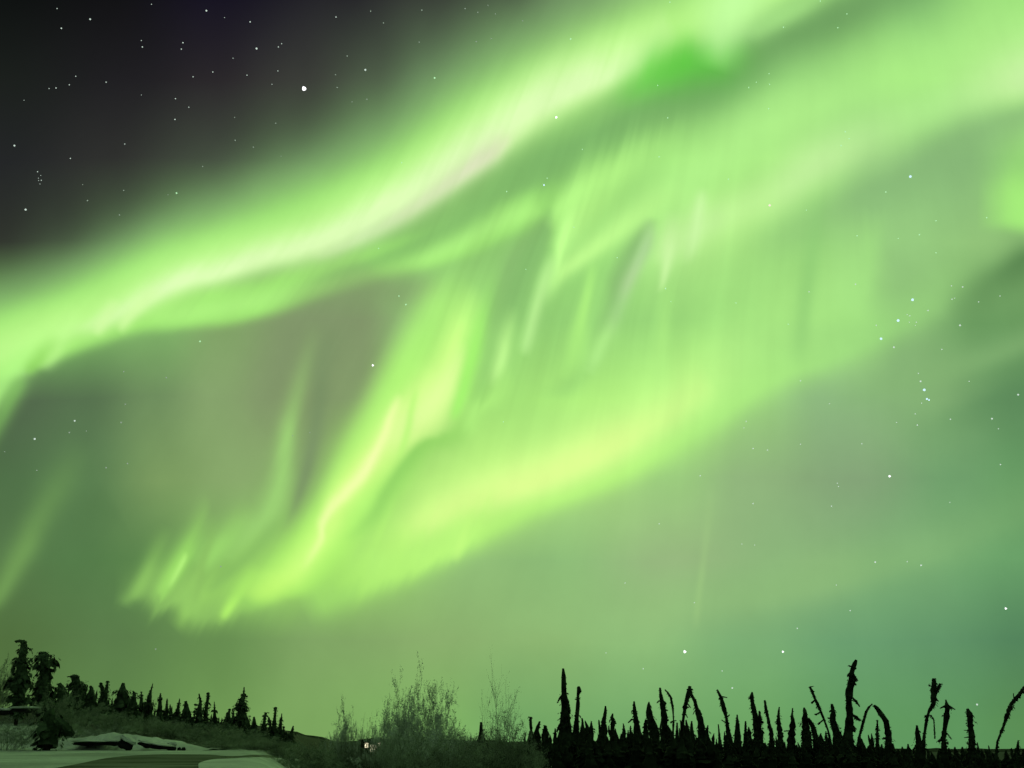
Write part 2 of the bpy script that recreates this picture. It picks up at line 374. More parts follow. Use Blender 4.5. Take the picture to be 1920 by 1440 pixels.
 ([(1500,760,40,30,0),(1650,730,30,24,.4),(1800,680,30,24,.6),(1940,630,30,24,.6)], '86b474'),
 ([(1700,840,40,30,0),(1800,780,30,40,.3),(1880,740,20,40,.5),(1950,720,20,40,.6)], '5c8a5a'),
]

def build_sky():
    bm = bmesh.new()
    bmesh.ops.create_uvsphere(bm, u_segments=96, v_segments=48, radius=20000)
    bmesh.ops.reverse_faces(bm, faces=bm.faces)
    me = bpy.data.meshes.new('sky'); bm.to_mesh(me); bm.free()
    me.polygons.foreach_set('use_smooth', [True] * len(me.polygons))
    me.materials.append(build_sky_material())
    o = link('sky', me, loc=(0, 0, CAM_Z))
    o['kind'] = 'structure'
build_sky()

# ------------------------------------------------------------------ materials
def principled(name, base, rough=0.9, tex=None, bump=None, spec=0.2):
    """tex = (scale, darker, lighter) varies the base colour; bump = (scale, strength, distance)"""
    m = bpy.data.materials.new(name); m.use_nodes = True
    nt = m.node_tree; b = nt.nodes['Principled BSDF']
    b.inputs['Base Color'].default_value = (*base, 1)
    b.inputs['Roughness'].default_value = rough
    b.inputs['Specular IOR Level'].default_value = spec
    tc = nt.nodes.new('ShaderNodeTexCoord')
    if tex:
        n = nt.nodes.new('ShaderNodeTexNoise'); n.inputs['Scale'].default_value = tex[0]; n.inputs['Detail'].default_value = 6
        nt.links.new(tc.outputs['Object'], n.inputs['Vector'])
        r = nt.nodes.new('ShaderNodeValToRGB')
        r.color_ramp.elements[0].position = .32; r.color_ramp.elements[1].position = .68
        r.color_ramp.elements[0].color = (*[c * tex[1] for c in base], 1)
        r.color_ramp.elements[1].color = (*[c * tex[2] for c in base], 1)
        nt.links.new(n.outputs[0], r.inputs[0]); nt.links.new(r.outputs[0], b.inputs['Base Color'])
    if bump:
        n = nt.nodes.new('ShaderNodeTexNoise'); n.inputs['Scale'].default_value = bump[0]; n.inputs['Detail'].default_value = 5
        nt.links.new(tc.outputs['Object'], n.inputs['Vector'])
        bp = nt.nodes.new('ShaderNodeBump'); bp.inputs['Strength'].default_value = bump[1]; bp.inputs['Distance'].default_value = bump[2]
        nt.links.new(n.outputs[0], bp.inputs['Height']); nt.links.new(bp.outputs[0], b.inputs['Normal'])
    return m

MAT = {
 'needles': principled('dark_spruce_needles', (.013, .019, .011), .95, (3, .3, 2.6), spec=.05),
 'needles_left': principled('spruce_needles', (.036, .055, .030), .95, (2.2, .25, 2.1), spec=.05),
 'bark': principled('spruce_bark', (.022, .018, .014), .95, (12, .6, 1.5), spec=.05),
 'frost_twig': principled('frosted_twigs', (.28, .31, .25), .9, (6, .6, 1.5), spec=.1),
 'frost_leaf': principled('frosted_leaves', (.50, .56, .46), .9, (1.4, .45, 1.6), spec=.1),
 'brush_twig': principled('willow_twigs', (.08, .085, .06), .95, (5, .5, 1.6), spec=.05),
 'brush_leaf': principled('willow_leaves', (.25, .30, .20), .95, (1.0, .4, 1.9), spec=.05),
 'rime_twig': principled('rime_covered_twigs', (.30, .34, .27), .9, (5, .6, 1.3), spec=.1),
 'snow': principled('snow', (.58, .62, .56), .75, (.55, .72, 1.15), (4, .9, .12)),
 'rock': principled('dark_rock', (.012, .013, .012), .95, (4, .6, 1.6), (8, .6, .03), spec=.05),
 'road': principled('wet_dark_road', (.050, .060, .040), .8, (1.3, .45, 1.7), (20, .4, .02), spec=.15),
 'hill': principled('forested_hill', (.018, .024, .014), .95, (.05, .5, 1.6), spec=.05),
}
def add_tracks(m, light, wave_scale):
    nt = m.node_tree; b = nt.nodes['Principled BSDF']
    src = b.inputs['Base Color'].links[0].from_socket
    tc = nt.nodes.new('ShaderNodeTexCoord'); mp = nt.nodes.new('ShaderNodeMapping'); mp.inputs['Scale'].default_value = (.25, 1.5, 1)
    n = nt.nodes.new('ShaderNodeTexNoise'); n.inputs['Scale'].default_value = wave_scale; n.inputs['Detail'].default_value = 5; n.inputs['Distortion'].default_value = .8
    r = nt.nodes.new('ShaderNodeMapRange'); r.inputs[1].default_value = .48; r.inputs[2].default_value = .66
    mx = nt.nodes.new('ShaderNodeMix'); mx.data_type = 'RGBA'
    nt.links.new(tc.outputs['Object'], mp.inputs[0]); nt.links.new(mp.outputs[0], n.inputs['Vector']); nt.links.new(n.outputs[0], r.inputs[0])
    nt.links.new(r.outputs[0], mx.inputs[0]); nt.links.new(src, mx.inputs[6]); mx.inputs[7].default_value = (*light, 1)
    nt.links.new(mx.outputs[2], b.inputs['Base Color'])
add_tracks(MAT['road'], (.16, .18, .14), .9)
def emission(name, col, k):
    m = bpy.data.materials.new(name); m.use_nodes = True
    nt = m.node_tree; nt.nodes.clear()
    e = nt.nodes.new('ShaderNodeEmission'); e.inputs[0].default_value = (*col, 1); e.inputs[1].default_value = k
    o = nt.nodes.new('ShaderNodeOutputMaterial'); nt.links.new(e.outputs[0], o.inputs[0])
    return m

# ------------------------------------------------------------------ terrain
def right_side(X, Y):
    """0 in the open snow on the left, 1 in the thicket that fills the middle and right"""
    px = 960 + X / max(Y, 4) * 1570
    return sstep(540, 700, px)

def height(X, Y):
    rise = interp([(0, 0), (8, .35), (14, .95), (20, 1.17), (28, 1.33), (36, 1.45), (44, 1.5), (100, 1.5)], Y)
    r = right_side(X, Y)
    z = rise * (1 - r) + .1 * r
    hill = 1.9 * sstep(-10, -34, X) * sstep(38, 74, Y) + .8 * sstep(-14, -26, X) * sstep(34, 44, Y)
    z += hill
    z += .02 * noise.noise(Vector((X * .25, Y * .25, 0))) * sstep(6, 20, Y) + .35 * noise.noise(Vector((X * .03, Y * .03, 4)))  * sstep(60, 200, Y)
    return z

def ground():
    def axis(lim, fine, n):
        a = [0.0]
        st = fine
        while a[-1] < lim:
            if a[-1] > n: st *= 1.18
            a.append(a[-1] + st)
        return a
    ax = axis(30000, .8, 46)
    xs = [-v for v in ax[::-1]][:-1] + ax
    ay = axis(30000, .6, 80)
    ys = [-v for v in axis(30000, 3, 10)[::-1]][:-1] + ay
    V_, F_ = [], []
    for y in ys:
        for x in xs:
            V_.append((x, y, height(x, y) if y > 0 else 0))
    W = len(xs)
    for j in range(len(ys) - 1):
        for i in range(W - 1):
            F_.append((j * W + i, j * W + i + 1, (j + 1) * W + i + 1, (j + 1) * W + i))
    m = principled('snowy_ground', (.46, .50, .44), .8, (.35, .7, 1.25), (2.5, .9, .15))
    nt = m.node_tree; b = nt.nodes['Principled BSDF']
    src = b.inputs['Base Color'].links[0].from_socket
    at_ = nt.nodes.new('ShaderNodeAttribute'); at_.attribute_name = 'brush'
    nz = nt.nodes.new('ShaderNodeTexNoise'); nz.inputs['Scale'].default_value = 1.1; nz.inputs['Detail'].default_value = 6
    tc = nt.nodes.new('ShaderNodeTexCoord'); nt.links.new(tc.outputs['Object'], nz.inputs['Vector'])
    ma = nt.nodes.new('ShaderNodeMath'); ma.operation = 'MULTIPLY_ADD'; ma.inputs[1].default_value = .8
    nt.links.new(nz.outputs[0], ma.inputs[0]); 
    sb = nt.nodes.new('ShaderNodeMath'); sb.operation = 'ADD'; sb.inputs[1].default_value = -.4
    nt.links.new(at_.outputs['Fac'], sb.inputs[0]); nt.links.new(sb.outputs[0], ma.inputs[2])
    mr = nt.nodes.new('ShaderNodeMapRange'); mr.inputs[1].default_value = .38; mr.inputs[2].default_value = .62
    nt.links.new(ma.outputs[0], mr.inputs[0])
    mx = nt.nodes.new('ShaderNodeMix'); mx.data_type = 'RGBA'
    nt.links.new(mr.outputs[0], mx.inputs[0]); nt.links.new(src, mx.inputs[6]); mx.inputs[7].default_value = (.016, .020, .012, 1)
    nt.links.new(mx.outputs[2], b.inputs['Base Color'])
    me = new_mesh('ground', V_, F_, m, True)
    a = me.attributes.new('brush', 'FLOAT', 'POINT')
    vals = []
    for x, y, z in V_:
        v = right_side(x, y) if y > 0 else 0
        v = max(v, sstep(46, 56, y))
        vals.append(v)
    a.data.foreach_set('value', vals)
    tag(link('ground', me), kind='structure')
ground()

def ground_at(px, py):
    """where the line of sight through a photo pixel meets the terrain"""
    d = ray(px, py)
    prev = 2.0
    Y = 2.0
    while Y < 400:
        p = Vector((0, 0, CAM_Z)) + d * (Y / d.y)
        if p.z <= height(p.x, p.y): break
        Y += .1
    return Vector((p.x, p.y, height(p.x, p.y)))

def patch(name, outline, mat, lift, grid=.5):
    """a thin sheet on the terrain, outline given as world xy points"""
    xs = [p[0] for p in outline]; ys = [p[1] for p in outline]
    def inside(x, y):
        c = False
        for (x1, y1), (x2, y2) in zip(outline, outline[1:] + outline[:1]):
            if (y1 > y) != (y2 > y) and x < (x2 - x1) * (y - y1) / (y2 - y1) + x1: c = not c
        return c
    bm = bmesh.new()
    vs = [bm.verts.new((x, y, 0)) for x, y in outline]
    f = bm.faces.new(vs)
    if f.normal.z < 0: f.normal_flip()
    for axis_, lo, hi in (((1, 0, 0), min(xs), max(xs)), ((0, 1, 0), min(ys), max(ys))):
        t = lo + grid
        while t < hi:
            bmesh.ops.bisect_plane(bm, geom=list(bm.verts) + list(bm.edges) + list(bm.faces), plane_co=(t if axis_[0] else 0, t if axis_[1] else 0, 0), plane_no=axis_)
            t += grid
    for v in bm.verts: v.co.z = height(v.co.x, v.co.y) + lift
    bmesh.ops.triangulate(bm, faces=bm.faces)
    me = bpy.data.meshes.new(name); bm.to_mesh(me); bm.free()
    me.polygons.foreach_set('use_smooth', [True] * len(me.polygons))
    me.materials.append(mat)
    return link(name, me)

def smooth_loop(pts, n=6):
    out = []
    L_ = len(pts)
    for i in range(L_):
        p0, p1, p2, p3 = (Vector(pts[(i + k) % L_]) for k in (-1, 0, 1, 2))
        for j in range(n):
            t = j / n
            out.append(tuple(.5 * ((2 * p1) + (-p0 + p2) * t + (2 * p0 - 5 * p1 + 4 * p2 - p3) * t * t + (-p0 + 3 * p1 - 3 * p2 + p3) * t ** 3)))
    return out

def roads():
    far = [ground_at(x, y)[:2] for x, y in [(60, 1452), (125, 1438), (200, 1423), (290, 1416), (380, 1416), (450, 1418.5)]]
    near = [ground_at(x, y)[:2] for x, y in [(575, 1419), (590, 1450), (620, 1500)]]
    loop = far + [ground_at(520, 1420)[:2]] + near + [ground_at(300, 1520)[:2], ground_at(-20, 1500)[:2]]
    # a smooth bend of dark road, then the bright snow island inside it
    tag(patch('road', smooth_loop(loop), MAT['road'], .02, .6), kind='structure')
    isl = [ground_at(x, y)[:2] for x, y in [(372, 1452), (374, 1434), (400, 1427), (450, 1424), (500, 1423.5), (556, 1424), (566, 1432), (572, 1452), (575, 1500), (470, 1510), (368, 1500)]]
    tag(patch('snow_island', smooth_loop(isl, 5), MAT['snow'], .04, .6), kind='structure')
roads()

def hills():
    V_, F_ = [], []
    n = 720
    for i in range(n + 1):
        a = -math.pi + 2 * math.pi * i / n
        # height of the ridge seen from the clearing, in metres at 700 m
        px = 960 + math.tan(max(-1.2, min(1.2, a))) * 1570
        h = interp([(0, 24), (300, 20), (480, 15), (560, 13.8), (600, 12.2), (640, 9), (670, 6), (690, 5), (740, 7), (900, 6), (1100, 3), (1300, .6), (1920, .4)], px)
        if abs(a) > 1.2: h = 12
        h += 1.1 * noise.noise(Vector((a * 60, 0, 0))) + .6 * noise.noise(Vector((a * 200, 3, 0)))
        for r, z in ((620, -2), (650, h * .5), (700, h), (800, h * .9), (1000, -2)):
            V_.append((math.sin(a) * r, math.cos(a) * r, z + (1.5 if z > 0 else 0)))
    for i in range(n):
        for k in range(4):
            b = i * 5 + k
            F_.append((b, b + 1, b + 6, b + 5))
    tag(link('hills', new_mesh('hills', V_, F_, MAT['hill'], True)), kind='structure')
hills()

# ------------------------------------------------------------------ vegetation builders
def tube(V_, F_, pts, radii, sides=5):
    """append a tapering tube along pts"""
    base = len(V_)
    n = len(pts)
    for i, (p, r) in enumerate(zip(pts, radii)):
        d = (pts[min(i + 1, n - 1)] - pts[max(i - 1, 0)])
        d = d.normalized() if d.length > 1e-6 else Vector((0, 0, 1))
        a = d.cross(Vector((0, 1, 0.01))).normalized() if abs(d.y) < .9 else d.cross(Vector((1, 0, 0))).normalized()
        b = d.cross(a)
        for k in range(sides):
            t = 2 * math.pi * k / sides
            V_.append(p + a * math.cos(t) * r + b * math.sin(t) * r)
    for i in range(n - 1):
        for k in range(sides):
            a0 = base + i * sides + k; a1 = base + i * sides + (k + 1) % sides
            F_.append((a0, a1, a1 + sides, a0 + sides))
    c = len(V_); V_.append(pts[-1]); 
    for k in range(sides):
        F_.append((base + (n - 1) * sides + k, base + (n - 1) * sides + (k + 1) % sides, c))

def resample(pts, rad, step):
    P_, R_ = [], []
    for (a, ra), (b, rb) in zip(zip(pts, rad), list(zip(pts, rad))[1:]):
        n = max(1, int((b - a).length / step))
        for i in range(n):
            t = i / n
            P_.append(a.lerp(b, t)); R_.append(ra + (rb - ra) * t)
    P_.append(pts[-1]); R_.append(rad[-1])
    return P_, R_

def crown_mesh(rnd, pts, rad, dens=1.0, droop=.9, ragged=.5, core=.8):
    """dense hanging sprays of needles around a crooked spine"""
    V_, F_ = [], []
    L_ = sum((b - a).length for a, b in zip(pts, pts[1:]))
    rmax = max(rad)
    step = max(.04, rmax * .28)
    P_, R_ = resample(pts, rad, step)
    so = rnd.random() * 50
    tube(V_, F_, P_, [r * core * (.75 + .6 * abs(noise.noise(Vector((i * .9, so, 0))))) for i, r in enumerate(R_)], 6)
    for i, (p, r) in enumerate(zip(P_, R_)):
        n = max(2, int((3 + 6 * r / rmax + 16 * max(0, r - .12)) * dens))
        # whorls: some levels stick out, some are thin
        lvl = 1 + ragged * noise.noise(Vector((i * .55, so + 9, 0))) * 1.6
        for k in range(n):
            phi = rnd.uniform(0, 2 * math.pi)
            reach = max(.02, r * lvl * rnd.uniform(.65, 1.12))
            ln = reach * rnd.uniform(.28, .6) if r > .16 else reach
            out = Vector((math.cos(phi), math.sin(phi), 0))
            side = Vector((-math.sin(phi), math.cos(phi), 0))
            up0 = rnd.uniform(-.1, .35) * r
            dr = droop * rnd.uniform(.4, 1.2)
            root = p + Vector((0, 0, up0)) + out * max(r * .15, reach - ln)
            mid = root + out * ln * .6 - Vector((0, 0, ln * dr * .25))
            tip = root + out * ln - Vector((0, 0, ln * dr))
            w = ln * rnd.uniform(.16, .34)
            b = len(V_)
            V_ += [root + side * w * .3, root - side * w * .3, mid + side * w, mid - side * w, tip,
                   mid - Vector((0, 0, w * rnd.uniform(.8, 2))), mid + out * ln * .15 + side * w * 1.5 - Vector((0, 0, w)), mid + out * ln * .15 - side * w * 1.5 - Vector((0, 0, w))]
            F_ += [(b, b + 1, b + 3, b + 2), (b + 2, b + 3, b + 4), (b + 2, b + 3, b + 5), (b + 2, b + 4, b + 6), (b + 3, b + 7, b + 4)]
    return V_, F_

def spruce(name, label, cat, depth, spine, branches=(), group=None, mats=('needles', 'bark'), dens=1.0, ragged=.5, droop=.9, seed=0):
    """spine: (x, y, half width) in photo pixels from the base up to the tip; a tree standing depth metres away"""
    rnd = random.Random(seed)
    pts = [at(x, y, depth) for x, y, w in spine]
    rad = [metres(w, depth) * (1.18 if mats[0] == 'needles' else 1.12) for x, y, w in spine]
    b0 = pts[0]
    gz = height(b0.x, b0.y)
    if b0.z > gz + .05:
        foot = Vector((b0.x, b0.y, gz - .1)); 
    else:
        foot = b0.copy(); foot.z = gz - .1
    for i in range(1, len(pts)):
        pts[i].y += rnd.uniform(-.12, .12)
    root = bpy.data.objects.new(name, None); C.objects.link(root); root.location = (foot.x, foot.y, gz)
    tag(root, label, cat, group)
    o = Vector((foot.x, foot.y, gz))
    loc = [p - o for p in pts]
    tr = [foot - o] + loc if b0.z > gz + .05 else loc
    V_, F_ = [], []
    rt = [max(.03, min(.16, r * .22)) for r in ([rad[0]] + rad if len(tr) > len(rad) else rad)]
    tube(V_, F_, tr, rt, 6)
    link('trunk', new_mesh('trunk', V_, F_, MAT[mats[1]]), root)
    cl = loc if b0.z > gz + .3 else loc
    V_, F_ = crown_mesh(rnd, cl, rad, dens, droop, ragged, .8 if mats[0] == 'needles' else .62)
    link('crown', new_mesh('crown', V_, F_, MAT[mats[0]]), root)
    for br in branches:
        bp = [at(x, y, depth) - o for x, y, w in br]; brd = [metres(w, depth) for x, y, w in br]
        V_, F_ = crown_mesh(rnd, bp, brd, dens * .8, droop * .8, ragged, .7)
        link('branch', new_mesh('branch', V_, F_, MAT[mats[0]]), root)
    return root

def shrub_meshes(seed, stems, h, spread, levels, tw_r, leaf_n, leaf_s, lean=.5, wind=0.0):
    """a many stemmed bush: forking twigs, and small leaf or frost flecks on them"""
    rnd = random.Random(seed)
    V_, F_ = [], []
    tips = []
    def grow(p, d, ln, r, lv):
        pts = [p]; q = p; dd = d.copy()
        k = 4
        for i in range(k):
            dd = (dd + Vector((rnd.gauss(0, .13) + wind, rnd.gauss(0, .13), rnd.gauss(.0, .10)))).normalized()
            q = q + dd * ln / k
            pts.append(q)
        tube(V_, F_, pts, [r * (1 - .18 * i) for i in range(len(pts))], 3)
        if lv <= 1:
            for i in range(1, len(pts)): tips.append((pts[i - 1].lerp(pts[i], rnd.random()), lv))
        if lv > 0:
            for j in range(rnd.randint(3, 5)):
                i = rnd.randint(1, k)
                a = rnd.uniform(0, 2 * math.pi); s_ = rnd.uniform(.35, .9)
                nd = (dd + Vector((math.cos(a) * s_, math.sin(a) * s_, rnd.uniform(-.4, .3)))).normalized()
                grow(pts[i], nd, ln * rnd.uniform(.4, .7), r * .55, lv - 1)
    for s_ in range(stems):
        a = rnd.uniform(0, 2 * math.pi); q = rnd.random() ** .6
        p = Vector((math.cos(a) * spread * .35 * q, math.sin(a) * spread * .35 * q, 0))
        tl = lean * q
        d = Vector((math.cos(a) * tl, math.sin(a) * tl, 1)).normalized()
        grow(p, d, h * rnd.uniform(.45, .68) * (1 - .25 * q), tw_r, levels)
    LV, LF = [], []
    for i in range(leaf_n):
        p, lv = rnd.choice(tips)
        p = p + Vector((rnd.gauss(0, 1), rnd.gauss(0, 1), rnd.gauss(0, 1))) * leaf_s * .9
        a = Vector((rnd.gauss(0, 1), rnd.gauss(0, 1), rnd.gauss(0, 1))).normalized() * leaf_s * rnd.uniform(.5, 1.3)
        b = Vector((rnd.gauss(0, 1), rnd.gauss(0, 1), rnd.gauss(0, 1))).normalized() * leaf_s * rnd.uniform(.4, .9)
        n = len(LV); LV += [p, p + a, p + a + b, p + b * .8]; LF.append((n, n + 1, n + 2, n + 3))
    return (V_, F_), (LV, LF)

def shrub(name, label, cat, px, py, depth, w_px, h_px, proto, group=None, rot=0.0):
    """place a bush so that its top stands at py; prototypes are one metre tall and about one wide"""
    tw, lf, tm, lm = proto
    top = at(px, py, depth)
    gz = height(top.x, top.y)
    hh = max(.4, top.z - gz)
    ww = metres(w_px, depth) * 2
    root = bpy.data.objects.new(name, None); C.objects.link(root)
    root.location = (top.x, top.y, gz - .03); root.rotation_euler = (0, 0, rot)
    tag(root, label, cat, group)
    for nm, me in (('twigs', tw), ('foliage', lf)):
        if me is None: continue
        o = link(nm, me, root); o.scale = (ww, ww, hh)
    return root

def make_proto(nm, seed, stems, levels, tw_r, leaf_n, leaf_s, tm, lm, lean=.5, wind=0.0):
    (a, b), (c, d) = shrub_meshes(seed, stems, 1.0, 1.0, levels, tw_r, leaf_n, leaf_s, lean, wind)
    mx = sorted(v.z for v in a)[int(len(a) * .985)]; wx = sorted(max(abs(v.x), abs(v.y)) for v in a)[int(len(a) * .93)]
    for v in a + c:
        v.z /= mx; v.x /= wx * 2; v.y /= wx * 2
    return (new_mesh(nm + '_twigs', a, b, MAT[tm]), new_mesh(nm + '_foliage', c, d, MAT[lm]) if leaf_n else None, tm, lm)

